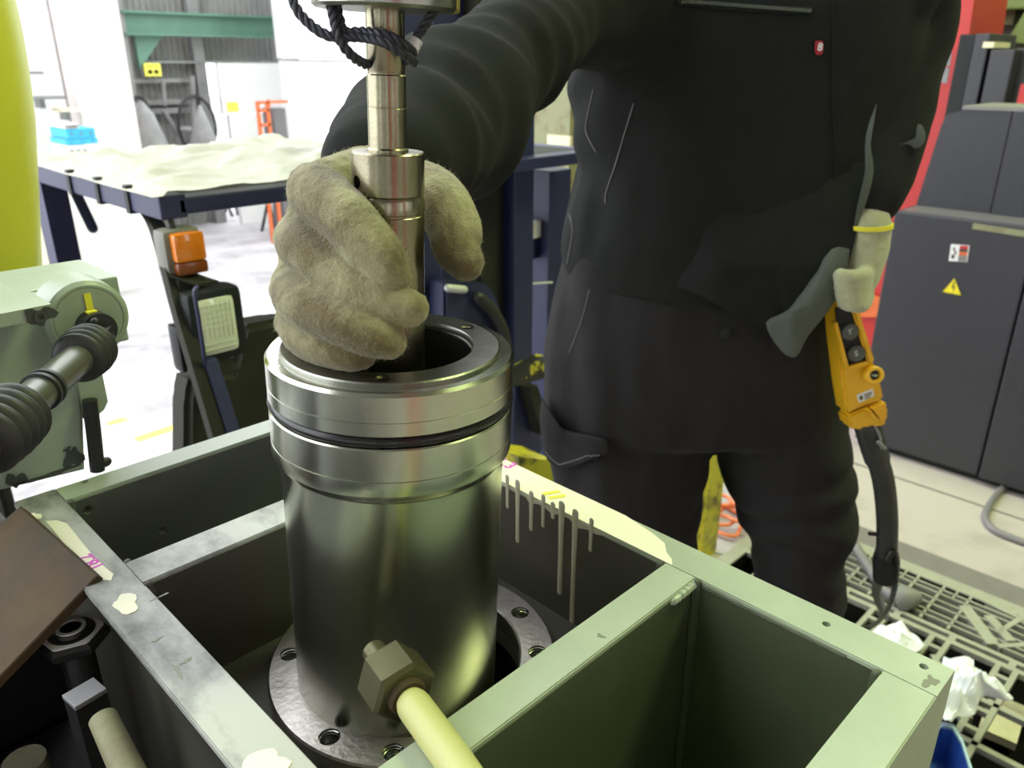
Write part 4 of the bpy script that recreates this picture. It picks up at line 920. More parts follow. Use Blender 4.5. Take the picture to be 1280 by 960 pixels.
tube(bm, [HEADC-face*.03+fu*.035, HEADC-face*.015+fu*.02, HEADC+face*.005-fu*.045, HEADC+face*.022-fu*.085], [.078, .080, .070, .040], 18)
tube(bm, [HEADC+face*.078+fu*.012, HEADC+face*.094-fu*.022], [.008, .014], 8)
for s in (-1, 1):
    tube(bm, [HEADC+fr_*s*.078-face*.012+fu*.014, HEADC+fr_*s*.078-face*.008-fu*.03], [.012, .010], 8)
    tube(bm, [HEADC+face*.070+fr_*s*.034+fu*.026, HEADC+face*.068+fr_*s*.014+fu*.026], [.011, .010], 8)
SR = [(775, 0, 1.07, .085), (702, 26, .95, .052), (632, 78, .83, .050), (562, 140, .735, .062), (522, 178, .64, .058), (480, 212, .545, .040)]
SL = [(1112, -10, 1.12, .080), (1148, 20, 1.13, .050), (1133, 100, 1.10, .041), (1114, 180, 1.06, .040), (1091, 248, 1.018, .037)]
for S in (SR, SL): tube(bm, [PF(a, b, c) for a, b, c, r in S], [r*.62 for *_, r in S], 12)
LEGL = [(812, 470), (790, 600), (787, 690), (788, 800), (790, 955)]
for S, f in ((LEGL, 1.15), ([(950, 470), (985, 620), (992, 720), (990, 820), (990, 958)], 1.13)):
    tube(bm, [PF(x, y, f) for x, y in S], [.070, .062, .052, .048, .042], 14)
body = remesh_bm(bm, .010, 4)
person = obj('person', body, 'skin', smooth=True, fixn=False)
tag(person, 'person in a black jacket and trousers holding the steel rod in a cotton glove', 'person')
for s in (-1, 1):
    e0 = HEADC+face*.0775+fr_*s*.030+fu*.012
    bm = nb(); bmesh.ops.create_uvsphere(bm, u_segments=12, v_segments=8, radius=.0115, matrix=Matrix.Translation(e0-face*.006)); ey = obj('eye', bm, 'eye', person, smooth=True)
    bm = nb(); bmesh.ops.create_uvsphere(bm, u_segments=10, v_segments=6, radius=.0055, matrix=Matrix.Translation(e0+face*.0015)); obj('iris', bm, 'hair', ey, smooth=True)
bm = nb(); tube(bm, spline([HEADC+face*.070+fr_*a*.022-fu*(.056+.004*abs(a)) for a in (-1, -.3, .3, 1)], 4), .0042, 8); obj('mouth', bm, mat('lips', (.42, .18, .14), .5), person, smooth=True)
bm = nb(); tube(bm, [HEADC-face*.045+fu*.050, HEADC-face*.015+fu*.056, HEADC+face*.02+fu*.070], [.078, .078, .052], 18); tube(bm, [HEADC-face*.055+fu*.03, HEADC-face*.055-fu*.03], [.068, .052], 14)
obj('hair', remesh_bm(bm, .008, 3, lambda p, n: .003*noise.noise(p*60)), 'hair', person, smooth=True, fixn=False)

# jacket: torso and both sleeves in one skin
TF = 1.13
rows = [(850, -66, 1052, -66, .075), (782, -42, 1122, -42, .10), (744, 0, 1150, 0, .125), (724, 60, 1146, 60, .13), (711, 110, 1130, 110, .132), (714, 160, 1110, 160, .137),
        (715, 200, 1100, 205, .142), (711, 245, 1086, 255, .146), (705, 285, 1074, 300, .146), (702, 318, 1062, 340, .142), (706, 342, 1050, 372, .138)]
bm = nb(); loft(bm, [ring_px(a, b, c, d, TF, t, tb=.12) for a, b, c, d, t in rows])
for S in (SR, SL):
    P_ = spline([PF(a, b, c) for a, b, c, r in S], 5); r_ = lerp_list([r for *_, r in S], 5); tube(bm, P_, r_, 20)
elb = PF(590, 125, .76); adir = (PF(480, 212, .545)-PF(625, 88, .83)).normalized()
sideL = PF(712, 200, TF)
def jfold(p, n):
    d = fold(p, n, .0035, V(7, 7, 6))
    w = max(0, 1-(p-elb).length/.27)
    if w > 0:
        s = (p-elb).dot(adir); q = noise.noise(p*7)
        t_ = p-elb-adir*s; d += w*(.020*noise.noise(V(s*13, t_.x*5, t_.z*5))+.010*(1-3*abs(noise.noise(V(s*19+7, t_.x*6+3, t_.z*6)))))
    w = max(0, 1-(p-sideL).length/.16)
    if w > 0: d += w*.010*math.sin((p-sideL).dot(RT)*120+(p.z*16)+4*noise.noise(p*9))
    return d
jb = remesh_bm(bm, .007, 5, jfold)
jacket_bvh = BVHTree.FromBMesh(jb)
jk = obj('jacket', jb, 'cloth', person, smooth=True, ang=180, fixn=False); jk['label'] = 'loose black long-sleeved work jacket'
# trousers
bm = nb()
loft(bm, [ring_px(a, b, c, d, TF, t, tb=.13) for a, b, c, d, t in [(704, 300, 1062, 300, .125), (694, 360, 1058, 360, .128), (687, 420, 1056, 420, .13), (684, 480, 1054, 480, .13), (684, 520, 1055, 520, .12), (760, 534, 990, 534, .09)]])
loft(bm, [ring_px(a, y, c, y, 1.15, t, 22, 2.1) for a, y, c, t in [(690, 440, 880, .10), (684, 500, 888, .112), (682, 550, 887, .112), (694, 600, 878, .108), (704, 650, 870, .10), (708, 700, 868, .096), (712, 780, 862, .09), (722, 900, 852, .085), (732, 962, 846, .085)]])
loft(bm, [ring_px(a, y, c, y, 1.13, t, 22, 2.1) for a, y, c, t in [(880, 440, 1054, .10), (888, 500, 1052, .11), (893, 550, 1057, .11), (907, 595, 1064, .108), (922, 635, 1066, .105), (936, 668, 1058, .098), (944, 695, 1048, .092), (946, 722, 1052, .092), (948, 760, 1044, .09), (950, 860, 1034, .085), (956, 965, 1026, .085)]])
kn = PF(1000, 660, 1.06)
def tfold(p, n):
    d = fold(p, n, .004, V(8, 8, 5)); w = max(0, 1-(p-kn).length/.22)
    if w: d += w*.007*math.sin(p.z*85+4*noise.noise(p*8))
    w = max(0, 1-abs((p-PF(700, 430, 1.13)).dot(RT))/.09)
    if w: d += w*.006*math.sin((p-sideL).dot(RT)*95+p.z*10)
    return d
tbm = remesh_bm(bm, .008, 4, tfold); tr_bvh = BVHTree.FromBMesh(tbm)
ts = obj('trousers', tbm, 'cloth_trouser', person, smooth=True, ang=180, fixn=False); ts['label'] = 'dark charcoal work trousers'
def hit(px, py, bvh, off=.0015):
    loc, nrm, *_ = bvh.ray_cast(CAM, ray(px, py).normalized())
    if loc is None: return None
    return loc+nrm*off
def seam(name, pts, r, m, bvh, par, off=.0008):
    q = [hit(p.x, p.y, bvh, off) for p in spline([V(x, y, 0) for x, y in pts], 8)]; q = [p for p in q if p is not None]
    if len(q) < 2: return
    bm = nb(); tube(bm, q, r, 6); return obj(name, bm, m, par, smooth=True)
def patch(name, poly, m, bvh, par, off=.003, th=.0025, sub=5):
    """a cloth piece lying on the surface: polygon in picture coordinates, filled by a fan grid and dropped on the cloth"""
    c = V(sum(x for x, y in poly)/len(poly), sum(y for x, y in poly)/len(poly), 0)
    out = spline([V(x, y, 0) for x, y in poly+[poly[0]]], 3)[:-1]
    bm = nb(); rings = []; last = None
    for s in range(sub, 0, -1):
        row = []
        for p in out:
            q = c+(p-c)*(s/sub); h_ = hit(q.x, q.y, bvh, off)
            if h_ is None: h_ = bvh.find_nearest(PF(q.x, q.y, 1.08))[0]-FW*off
            row.append(bm.verts.new(h_))
        rings.append(row)
    cv = bm.verts.new(hit(c.x, c.y, bvh, off) or PF(c.x, c.y, 1.05)); n = len(out)
    for A_, B_ in zip(rings, rings[1:]):
        for k in range(n): bm.faces.new((A_[k], A_[(k+1) % n], B_[(k+1) % n], B_[k]))
    for k in range(n): bm.faces.new((rings[-1][k], rings[-1][(k+1) % n], cv))
    thicken(bm, FW*th)
    return obj(name, bm, m, par, smooth=True, ang=40)
# chest pocket zip, side pocket seam, tag, button, cargo flap
zp = seam('pocket_zip', [(846, 2), (900, 8), (960, 12), (1010, 14)], .0045, 'cloth', jacket_bvh, jk, .002)
bm = nb()
for k in range(60):
    t = k/59; p = hit(848+t*162, 2.5+12*t, jacket_bvh, .0065)
    if p: box(bm, p, (.0018, .0018, .0035))
if zp: zz = obj('zip_teeth', bm, 'lining', zp)
else: bm.free()
seam('pocket_seam', [(792, 130), (780, 170), (768, 210), (758, 240), (757, 254)], .0007, 'seam', jacket_bvh, jk)
seam('side_seam', [(742, 112), (735, 145), (733, 165), (745, 190)], .0007, 'seam', jacket_bvh, jk)
seam('placket_edge', [(1042, 0), (1040, 80), (1042, 160), (1046, 240)], .0012, 'cloth', jacket_bvh, jk)
patch('cloth_tag', [(1017.5, 52), (1027, 52), (1026.5, 67), (1018, 67)], 'red_tag', jacket_bvh, jk, .0035, .001, 2)
tg = hit(1019.3, 63.5, jacket_bvh, .0048)
t_ = text_bm('8', .0115, tg, RT*.98-FW*.1, UP, .0001, bold=.0003); obj('tag_mark', t_, 'white', jk)
seam('pocket_seam', [(737, 362), (730, 390), (722, 415), (712, 440)], .0006, 'seam', tr_bvh, ts)
seam('side_seam', [(712, 268), (716, 290), (709, 330)], .0006, 'seam', jacket_bvh, jk)
p = hit(906, 415, tr_bvh, .002)
if p: bm = nb(); lathe(bm, [(.0001, 0), (.008, 0), (.008, .002), (.006, .003), (.0001, .0025)], p, -FW, 18, closed=False); obj('button', bm, 'black', ts, smooth=True)
cg = patch('cargo_pocket', [(690, 497), (704, 520), (714, 534), (745, 541), (762, 546), (758, 560), (735, 572), (710, 580), (694, 570), (688, 545), (687, 520)], 'cloth_trouser', tr_bvh, ts, .016, .010, 5)
seam('pocket_stitch', [(693, 562), (708, 575), (732, 567), (752, 556)], .0006, 'seam', tr_bvh, ts, .0166)
# turned-up jacket corner at the right hip, lamp light painted into its colour
def cloth_sheet(name, poly, f0, m, par, bulge=.012, th=.002, seed=1, slope=None):
    c = V(sum(x for x, y in poly)/len(poly), sum(y for x, y in poly)/len(poly), 0); out = spline([V(x, y, 0) for x, y in poly+[poly[0]]], 3)[:-1]
    bm = nb(); rings = []; sub = 6
    def P_(q, s): return PF(q.x, q.y, f0+(slope[2]*max(0, min(1.3, (slope[0]-q.y)/slope[1], )) if slope else 0)+(max(0, 900-q.x)*.0005 if slope else 0)-(1-s*s)*bulge+.006*noise.noise(V(q.x*.05, q.y*.02, seed)))
    for s in range(sub, 0, -1): rings.append([bm.verts.new(P_(c+(p-c)*(s/sub), s/sub)) for p in out])
    cv = bm.verts.new(P_(c, 0)); n = len(out)
    for A_, B_ in zip(rings, rings[1:]):
        for k in range(n): bm.faces.new((A_[k], A_[(k+1) % n], B_[(k+1) % n], B_[k]))
    for k in range(n): bm.faces.new((rings[-1][k], rings[-1][(k+1) % n], cv))
    thicken(bm, FW*th)
    return obj(name, bm, m, par, smooth=True, ang=50)
o = cloth_sheet('jacket_front_hem', [(840, 262), (950, 215), (1086, 205), (1076, 262), (1064, 318), (1050, 352), (1018, 384), (992, 410), (966, 414), (930, 398), (880, 372), (835, 345)], .968, 'cloth', jk, .006, slope=(335, 110, .034))
o = cloth_sheet('jacket_corner', [(1062, 312), (1056, 352), (1036, 388), (1010, 420), (995, 446), (976, 438), (958, 404), (984, 388), (1012, 352), (1040, 312)], .965, 'lining', jk); o['label'] = 'jacket corner painted lighter grey-green as if lit'
o = cloth_sheet('jacket_edge', [(1096, 130), (1088, 175), (1092, 215), (1080, 262), (1066, 300), (1072, 260), (1082, 215), (1083, 170)], .985, 'lining', jk, .004); o['label'] = 'jacket edge painted grey-green as if lit'
o = cloth_sheet('sleeve_tab', [(1124, 181), (1140, 186), (1154, 181), (1157, 168), (1152, 156), (1147, 158), (1148, 172), (1138, 181)], 1.015, 'lining', jk, .004); o['label'] = 'sleeve tab painted grey-green as if lit'
for px, f, in ((789, 1.13), (990, 1.11)):
    p = PF(px, 965, f); bm = nb(); tube(bm, [V(p.x, p.y, .30), V(p.x, p.y, .21), p*0+V(p.x, p.y, .205)-FW*.06, V(p.x, p.y, .195)-FW*.15], [.05, .055, .05, .04], 14)
    for v in bm.verts: v.co.z = max(v.co.z, .1525)
    obj('boot', remesh_bm(bm, .008, 3), 'boot', person, smooth=True, fixn=False)

# gloves
def knit(p, n): return .00030*noise.noise(p*420)+.0003*noise.noise(p*120)+.0010*noise.noise(p*40)
W = PD(470, 226, .515)
fing = [ # index, middle, ring, little: knuckle, joints, tip  (px, py, depth, radius)
 [(392, 240, .449, .0145), (399, 243, .424, .0156), (440, 281, .4000, .0145), (474, 319, .3930, .0128), (490, 344, .3940, .0098)],
 [(372, 298, .449, .0130), (384, 314, .420, .0125), (430, 348, .4020, .0115), (476, 375, .3965, .0104), (513, 386, .3960, .0096)],
 [(366, 360, .451, .0130), (378, 378, .420, .0135), (424, 399, .4000, .0128), (464, 417, .3955, .0118), (484, 425, .3970, .0100)],
 [(368, 402, .452, .0110), (384, 424, .428, .0108), (416, 437, .4120, .0100), (440, 443, .4070, .0090), (452, 445, .407, .0076)]]
bm = nb()
for Fg in fing:
    k0 = PD(*Fg[0][:3]); tube(bm, [W+(k0-W)*.05, W+(k0-W)*.5, k0], [.024, .020, Fg[0][3]+.001], 14)
    tube(bm, spline([PD(*q[:3]) for q in Fg], 5), lerp_list([q[3] for q in Fg], 5), 16)
for a, b in zip(fing, fing[1:]): tube(bm, [PD(*a[0][:3])+FW*.008, PD(*b[0][:3])+FW*.008], [.0125, .0115], 12)
th_ = [(492, 236, .500, .020), (528, 240, .474, .0185), (553, 257, .455, .0165), (568, 288, .446, .0152), (570, 310, .442, .0138), (581, 327, .4385, .0112)]
tube(bm, spline([PD(*q[:3]) for q in th_], 5), lerp_list([q[3] for q in th_], 5), 16)
tube(bm, [W, PD(474, 214, .545)], [.030, .033], 16)
tube(bm, [PD(440, 262, .482), PD(430, 320, .468), PD(425, 375, .462)], [.020, .018, .016], 14)
gbm = remesh_bm(bm, .0009, 2, knit, .4); g_bvh = BVHTree.FromBMesh(gbm)
gl = obj('glove', gbm, 'glove', person, smooth=True, ang=180, fixn=False); gl['label'] = 'soiled knitted cotton glove gripping the rod'
# short cotton fuzz standing off the knit
rnd = random.Random(11); bm = nb(); me = gl.data; off = gl.location
polys = me.polygons; np_ = len(polys)
for k in range(9000):
    f_ = polys[rnd.randrange(np_)]; c = f_.center+Vector(off); n = f_.normal
    t = (n+V(rnd.uniform(-1, 1), rnd.uniform(-1, 1), rnd.uniform(-1, 1))*.75).normalized(); L_ = rnd.uniform(.0008, .0030)
    x, y, _ = frame_of(t); w_ = .00011
    a, b, c2 = bm.verts.new(c+x*w_), bm.verts.new(c-x*w_), bm.verts.new(c+t*L_); bm.faces.new((a, b, c2))
fz = obj('cotton_fuzz', bm, 'glove2', gl, fixn=False); fz['kind'] = 'stuff'
# left hand round the pendant
GF = .985
bm = nb(); tube(bm, spline([PF(1086, 281, 1.0), PF(1082, 312, .995), PF(1074, 346, .985), PF(1066, 366, .975)], 5), lerp_list([.0265, .0275, .0245, .020], 5), 18)
for k, (x0, y0) in enumerate([(1058, 344), (1059, 356), (1061, 367), (1064, 377)]):
    tube(bm, spline([PF(x0+26-k*3, y0-8, .985), PF(x0+20-k*2, y0+2, .958), PF(x0+3, y0+3, .947), PF(x0-8, y0+1, .957), PF(x0-9, y0-1, .972)], 4), lerp_list([.0115, .0112, .0105, .0095, .0085], 4), 12)
tube(bm, spline([PF(1076, 330, 1.0), PF(1064, 350, 1.012), PF(1056, 376, 1.015)], 4), lerp_list([.014, .0125, .010], 4), 12)
g2 = obj('glove', remesh_bm(bm, .0030, 3, knit), 'glove2', person, smooth=True, ang=180, fixn=False); g2['label'] = 'pale cotton glove holding the yellow pendant'
c0, c1 = PF(1086, 279, .998), PF(1085, 288, .998); bm = nb(); lathe(bm, [(.0255, 0), (.0285, 0), (.0290, .005), (.0260, .005)], c0+(c0-c1)*.0, (c1-c0).normalized(), 28); o = obj('glove_cuff', bm, 'ycuff', g2, smooth=True); o['label'] = 'yellow edging of the glove cuff'

# ------------------------------------------------------------------ pendant controller
PFF = .985
pn = thing('crane_pendant', 'yellow crane pendant controller with black buttons held in the left glove', 'controller', PF(1080, 470, PFF))
def slab(name, poly, f, th, m, par, bev=.002, smooth=True):
    bm = nb(); prism(bm, [PF(x, y, f) for x, y in poly], FW*th+UP*th*-.15); bmesh.ops.recalc_face_normals(bm, faces=bm.faces)
    if bev: bmesh.ops.bevel(bm, geom=bm.edges[:], offset=bev, segments=2, affect='EDGES')
    return obj(name, bm, m, par, smooth=smooth, ang=50)
bodyp = slab('body', [(1043, 372), (1064, 372), (1082, 410), (1091, 448), (1101, 478), (1106, 500), (1084, 507), (1059, 518), (1053, 480), (1046, 420)], PFF, .040, 'pend', pn, .004)
slab('lower_body', [(1059.5, 520), (1084, 509), (1107, 501), (1111, 510), (1110, 527), (1105, 535), (1070, 538), (1063, 536)], PFF, .038, 'pend', pn, .004)
slab('side_rim', [(1063, 378), (1071, 378), (1094, 452), (1086, 456)], PFF-.010, .014, 'pend', bodyp, .002)
slab('side_rim', [(1043, 404), (1047, 402), (1062, 460), (1057, 464)], PFF-.010, .014, 'pend', bodyp, .0012)
slab('side_rim', [(1058, 459), (1085, 451), (1087, 456), (1060, 464)], PFF-.010, .014, 'pend', bodyp, .0012)
slab('button_plate', [(1045, 385), (1063, 383), (1085, 450), (1061, 458), (1047, 405)], PFF-.004, .006, 'black', bodyp, .001)
ndir = (-FW*.96+UP*.2).normalized()
for (x, y, g) in ((1060, 414, 'Y'), (1068.5, 441, 'S')):
    p = PF(x, y, PFF-.003); bm = nb(); lathe(bm, [(.0001, -.004), (.0115, -.004), (.0115, .006), (.0098, .0085), (.0001, .0078)], p, ndir, 28, closed=False); bt_ = obj('push_button', bm, 'button', bodyp, smooth=True)
    t_ = text_bm(g, .010, p+ndir*.0086-RT*.0032-UP*.0034, RT*.95+UP*.2, UP*.95-RT*.2+FW*.2, .0002, bold=.0004); obj('button_mark', t_, 'mach', bodyp)
p = PF(1091, 468, PFF-.004); bm = nb(); lathe(bm, [(.0062, -.004), (.0120, -.004), (.0120, .007), (.0108, .0085), (.0075, .0085), (.0062, .006)], p, ndir, 28); obj('knob_ring', bm, 'pend', bodyp, smooth=True)
bm = nb(); lathe(bm, [(.0001, -.004), (.0062, -.004), (.0062, .005), (.0001, .0055)], p, ndir, 20, closed=False); kb = obj('knob', bm, 'black', bodyp, smooth=True)
bm = nb(); box(bm, p+ndir*.006, (.006, .006, .002)); obj('knob_mark', bm, 'mach', bodyp)
lb = slab('rating_label', [(1071, 494), (1091, 486), (1093, 495), (1074, 503.5)], PFF-.0015, .0014, 'white', bodyp, 0, False)
for (a, b, c, d) in [((1074, 495.5), (1078, 494), (1079, 499), (1075, 500.5)), ((1080, 493), (1089, 489.5), (1089.3, 490.6), (1080.3, 494.2)), ((1080.5, 495.5), (1090, 491.5), (1090.3, 492.6), (1080.8, 496.7)), ((1081, 498), (1088, 495), (1088.3, 496), (1081.3, 499.2))]:
    bm = nb(); prism(bm, [PF(*q, PFF-.0017) for q in (a, b, c, d)], -FW*.0003); obj('label_print', bm, 'kanji', bodyp)
for dx in (0, 7):
    slab('cable_bracket', [(1083+dx, 513-dx*.3), (1087+dx, 511-dx*.3), (1098+dx, 524-dx*.2), (1095+dx, 528-dx*.2)], PFF-.008, .012, 'pend', bodyp, .001)
cbp = spline([PF(1084, 532, 1.0), PF(1092, 560, 1.0), PF(1104, 600, 1.0), PF(1109, 650, 1.01), PF(1108, 700, 1.02)], 8)
bm = nb(); tube(bm, cbp, [.0175]*12+[.0150]*(len(cbp)-12), 18); obj('cable_sheath', bm, 'rubber_matt', pn, smooth=True)
bm = nb(); a, b = PF(1108, 690, 1.02), PF(1107, 722, 1.03); tube(bm, [a, a+(b-a)*.3, b], [.0165, .0195, .0185], 18, cap='flat'); obj('sheath_end', bm, 'black', pn, smooth=True)
bm = nb(); tube(bm, spline([PF(1109, 700, 1.0), PF(1118, 690, 1.0), PF(1119, 730, 1.02), PF(1110, 760, 1.1), PF(1094, 780, 1.22), PF(1070, 790, 1.32)], 6), .0042, 8); obj('thin_cable', bm, 'rubber', pn, smooth=True)
bm = nb(); tube(bm, spline([PF(1094, 534, .985), PF(1100, 545, .982), PF(1102, 560, .982)], 4), .002, 6); tube(bm, [PF(1098, 553, .978), PF(1106, 560, .98)], .003, 6); obj('safety_wire', bm, 'steelbg', pn, smooth=True)
bm = nb(); tube(bm, [PF(1100, 668, 1.01), PF(1087, 667, 1.01)], .003, 6); obj('tie_end', bm, 'black', pn, smooth=True)
bm = nb(); a = PF(1100, 720, 1.04); b = PF(1107, 770, 1.25); tube(bm, spline([a, a+(b-a)*.4-RT*.01, b], 4), .008, 8); obj('bare_core', bm, 'cab_top', pn, smooth=True)

# ------------------------------------------------------------------ pallet, yellow post, cords, rags, bin
zp_ = .15
pyb = PZ(926, 676, zp_).y; pxb = 2.12
pl_ = thing('plastic_pallet', 'grey-green moulded plastic pallet with an open grid deck under the worker', 'pallet', (1.4, .3, 0))
def bar(bm, x0, x1, y0, y1, z0=.136, z1=zp_): box2(bm, (x0, y0, z0), (x1, y1, z1))
px0 = pxb-1.40; py0 = pyb-1.62
bm = nb()
bar(bm, pxb-.045, pxb, py0, pyb, .0); bar(bm, px0, px0+.045, py0, pyb, .0); bar(bm, px0+.045, pxb-.045, pyb-.04, pyb, .0); bar(bm, px0+.045, pxb-.045, py0, py0+.04, .0); obj('rim', bm, 'pallet', pl_)
bm = nb(); t_ = .0032
xe, xi = pxb-.045, pxb-.225
ny = int((pyb-py0-.08)/.0655)
for k in range(1, ny+1):
    y = pyb-.04-k*.0655
    if y > .34 or k % 4 == 0: bm = nb(); bar(bm, xi, xe, y-t_, y+t_); obj('edge_rib', bm, 'pallet', pl_)
for j, x in enumerate((xe-.022, xe-.044, xe-.075, xe-.103, xe-.135, xe-.158)):
    bm = nb(); bar(bm, x-.0028, x+.0028, py0+.04, pyb-.04); obj('edge_rib', bm, 'pallet', pl_)
for k in range(ny):
    y = pyb-.04-(k+.5)*.0655
    if y < .34: continue
    bm = nb()
    (bar(bm, xe-.044, xe, y-.0024, y+.0024) if k % 2 else bar(bm, xe-.158, xe-.103, y-.0024, y+.0024)); obj('edge_rib', bm, 'pallet', pl_)
bm = nb(); bar(bm, xi-.02, xi-.006, py0+.04, pyb-.04); bar(bm, xi-.052, xi-.036, py0+.04, pyb-.04)
for k in range(ny//2+1): y = pyb-.06-k*.131; bar(bm, xi-.036, xi-.02, y-.008, y+.008)
obj('cross_beam', bm, 'pallet', pl_)
# central deck: paired beams, square openings, diagonal webs
bm = nb(); xs_ = [xi-.052-.145*k for k in range(1, 8)]
for x in xs_:
    if x > px0+.06: bar(bm, x-.007, x+.007, py0+.04, pyb-.04)
obj('cross_beam', bm, 'pallet', pl_)
bm = nb()
for k in range(11):
    y = pyb-.13-k*.145
    if y > py0+.06:
        for dy in (-.018, .018): bar(bm, px0+.045, xi-.052, y+dy-.006, y+dy+.006)
        for j in range(18):
            x = xi-.09-j*.07
            if x > px0+.05: bar(bm, x-.006, x+.006, y-.012, y+.012)
obj('long_beam', bm, 'pallet', pl_)
bm = nb()
for k in range(11):
    for j, x in enumerate(xs_[:-1]):
        if (k+j) % 3 == 0:
            y = pyb-.2-k*.145; a = V(x+.06, y+.05, .132); b = V(x-.06, y-.05, .132)
            if y > py0+.08: d = (b-a); rz = Matrix.Rotation(math.atan2(d.y, d.x), 3, 'Z'); box(bm, (a+b)/2, (d.length+.04, .014, .034), rz)
obj('diagonal_web', bm, 'pallet', pl_)
# large diagonal struts in the outer corner that is in view
bm = nb()
for (q0, q1, wd) in [((1204, 764), (1240, 812), .030), ((1234, 776), (1262, 808), .024), ((1246, 814), (1290, 812), .014), ((1222, 754), (1290, 788), .010), ((1245, 797), (1290, 770), .012)]:
    a, b = PZ(*q0, .134), PZ(*q1, .134); d = b-a; box(bm, (a+b)/2, (d.length, wd, .034), Matrix.Rotation(math.atan2(d.y, d.x), 3, 'Z'))
obj('diagonal_web', bm, 'pallet', pl_)
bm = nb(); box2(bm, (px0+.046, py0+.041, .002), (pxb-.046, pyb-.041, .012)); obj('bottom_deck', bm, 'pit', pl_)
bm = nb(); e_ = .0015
box2(bm, (pxb-.045-e_, py0+.041, .012), (pxb-.0452, pyb-.041, .146)); box2(bm, (px0+.0452, pyb-.0402-e_, .012), (pxb-.048, pyb-.0402, .146)); obj('shade_skirt', bm, 'pit', pl_)  # black skirt added inside the rim as painted shade for the slots
c = PZ(1254, 896, .06); bm = nb(); box(bm, V(c.x, c.y, .05), (.14, .075, .02), Matrix.Rotation(R(6), 3, 'Z')); tag(obj('wood_offcut', bm, 'straw'), 'pale yellow board seen through the pallet grid at the right edge', 'board')

pyw = 1.9
a, b, c = PX(868, 640, pyw), PX(880, 640, pyw), PX(893, 640, pyw)
ps = thing('guard_post', "worn yellow steel post seen between the worker's legs", 'post', (pyw, b.y, 0))
bm = nb(); box2(bm, (pyw, b.y+.002, 0), (pyw+.05, a.y, .95), bevel=.002); obj('flange', bm, 'yel', ps)
q = PY(906, 600, b.y-.004); bm = nb(); box2(bm, (pyw-.004, b.y-.008, 0), (max(pyw+.085, q.x-.012), b.y, .95), bevel=.002); obj('web', bm, 'yel', ps)
bm = nb(); p = PZ(920, 672, .0); rnd = random.Random(5)
pts = []
for k in range(30):
    a_ = k*.75; r_ = .07+.035*math.sin(k*1.7); pts.append(V(p.x+.05+r_*math.cos(a_), p.y+.06+r_*1.2*math.sin(a_), .012+.002*k))
tube(bm, spline(pts, 5), .0065, 7); tag(obj('orange_cable', bm, 'cord', smooth=True), 'coiled orange cord on the floor behind the yellow post', 'cord')
bm = nb(); c = PZ(925, 668, 0); rows_ = []
box(bm, V(c.x+.08, c.y+.08, .002), (.5, .32, .004), Matrix.Rotation(R(20), 3, 'Z')); tag(obj('paper_sheet', bm, 'sheet'), 'pale sheet on the floor under the orange cord', 'sheet')
bm = nb(); tube(bm, spline([PZ(1268, 596, .02), PZ(1255, 608, .012), PZ(1240, 626, .012), PZ(1232, 645, .012), PZ(1240, 660, .012), PZ(1262, 671, .012), PZ(1300, 684, .012), PZ(1360, 700, .012)], 8), .0115, 10)
tag(obj('grey_hose', bm, 'greyhose', smooth=True), 'grey hose curving over the pale floor from the charcoal cabinet', 'hose')
bm = nb(); tube(bm, spline([PZ(1040, 640, .162), PZ(1062, 672, .162), PZ(1084, 706, .162), PZ(1106, 738, .162), PZ(1126, 752, .160)], 8), .0135, 12)
tag(obj('grey_cable', bm, 'greyhose', smooth=True), "thick grey cable lying on the pallet beside the worker's calf", 'cable')
bm = nb(); lathe(bm, [(.0001, -.018), (.03, -.016), (.034, 0), (.03, .02), (.012, .045), (.0001, .045)], PZ(1128, 748, .168), V(.3, -.5, .2), 14, closed=False)
for v in bm.verts: v.co.z = max(.151, v.co.z)
tag(obj('cable_boot', bm, 'lampgrey', smooth=True), 'crushed grey plastic end piece at the tip of the thick grey cable', 'cable end')
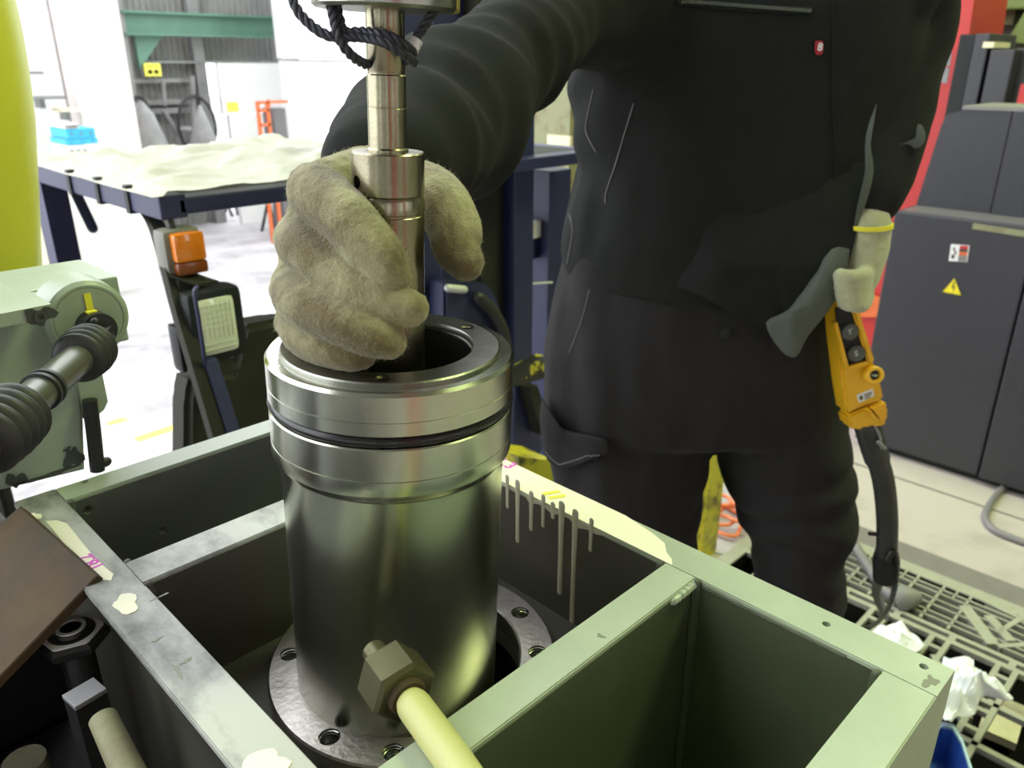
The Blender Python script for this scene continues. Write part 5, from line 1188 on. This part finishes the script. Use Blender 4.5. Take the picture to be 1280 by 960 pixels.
def rag(name, poly, z0, hgt, seed, lab, cat):
    c = V(sum(x for x, y in poly)/len(poly), sum(y for x, y in poly)/len(poly), 0); out = spline([V(x, y, 0) for x, y in poly+[poly[0]]], 4)[:-1]; n = len(out)
    bm = nb(); rings = []; sub = 10
    def P_(q, s):
        p = PZ(q.x, q.y, z0); f = abs(noise.noise(V(p.x*22, p.y*22, seed)))+.5*abs(noise.noise(V(p.x*50, p.y*50, seed+3))); p.z += hgt*(f*(.4+.6*(1-s))+.5*(1-s)); return p
    for s in range(sub, 0, -1): rings.append([bm.verts.new(P_(c+(p-c)*(s/sub), s/sub)) for p in out])
    cv = bm.verts.new(P_(c, 0))
    for A_, B_ in zip(rings, rings[1:]):
        for k in range(n): bm.faces.new((A_[k], A_[(k+1) % n], B_[(k+1) % n], B_[k]))
    for k in range(n): bm.faces.new((rings[-1][k], rings[-1][(k+1) % n], cv))
    thicken(bm, (0, 0, -.0015))
    return tag(obj(name, bm, 'rag', smooth=True, ang=25), lab, cat)
rag('paper_towel', [(1085, 795), (1100, 788), (1122, 780), (1138, 793), (1153, 808), (1150, 815), (1120, 830), (1090, 815)], .155, .05, 2, 'crumpled white paper towel beside the pallet hole near the frame rail', 'towel')
rag('paper_towel', [(1178, 826), (1212, 825), (1216, 838), (1236, 852), (1264, 876), (1256, 880), (1226, 874), (1218, 895), (1196, 898), (1184, 905), (1170, 880)], .26, .07, 6, 'larger crumpled white paper towel at the outer frame corner above the blue bin', 'towel')
zb = .24
rim = [(1178, 902), (1192, 905), (1204, 925), (1216, 962), (1222, 1010), (1150, 1040), (1110, 960)]
bn = thing('blue_bin', 'blue plastic bin with a pale rim below the outer frame corner', 'bin', PZ(1170, 960, .152))
rp_ = [PZ(x, y, zb) for x, y in rim]; cc = sum(rp_, V(0, 0, 0))/len(rp_)
def scl(k, z): return [V(cc.x+(p.x-cc.x)*k, cc.y+(p.y-cc.y)*k, z) for p in rp_]
bm = nb(); rr_ = [scl(.82, .152), scl(.92, zb-.006), scl(.90, zb-.006), scl(.80, .16)]; loft(bm, rr_); obj('shell', bm, 'bin', bn)
bm = nb(); vs = [[bm.verts.new(p) for p in r] for r in (scl(1.0, zb), scl(1.0, zb-.006), scl(.90, zb-.006), scl(.90, zb))]; n = len(rp_)
for i in range(4):
    for k in range(n): bm.faces.new((vs[i][k], vs[i][(k+1) % n], vs[(i+1) % 4][(k+1) % n], vs[(i+1) % 4][k]))
obj('rim', bm, 'bin_rim', bn)
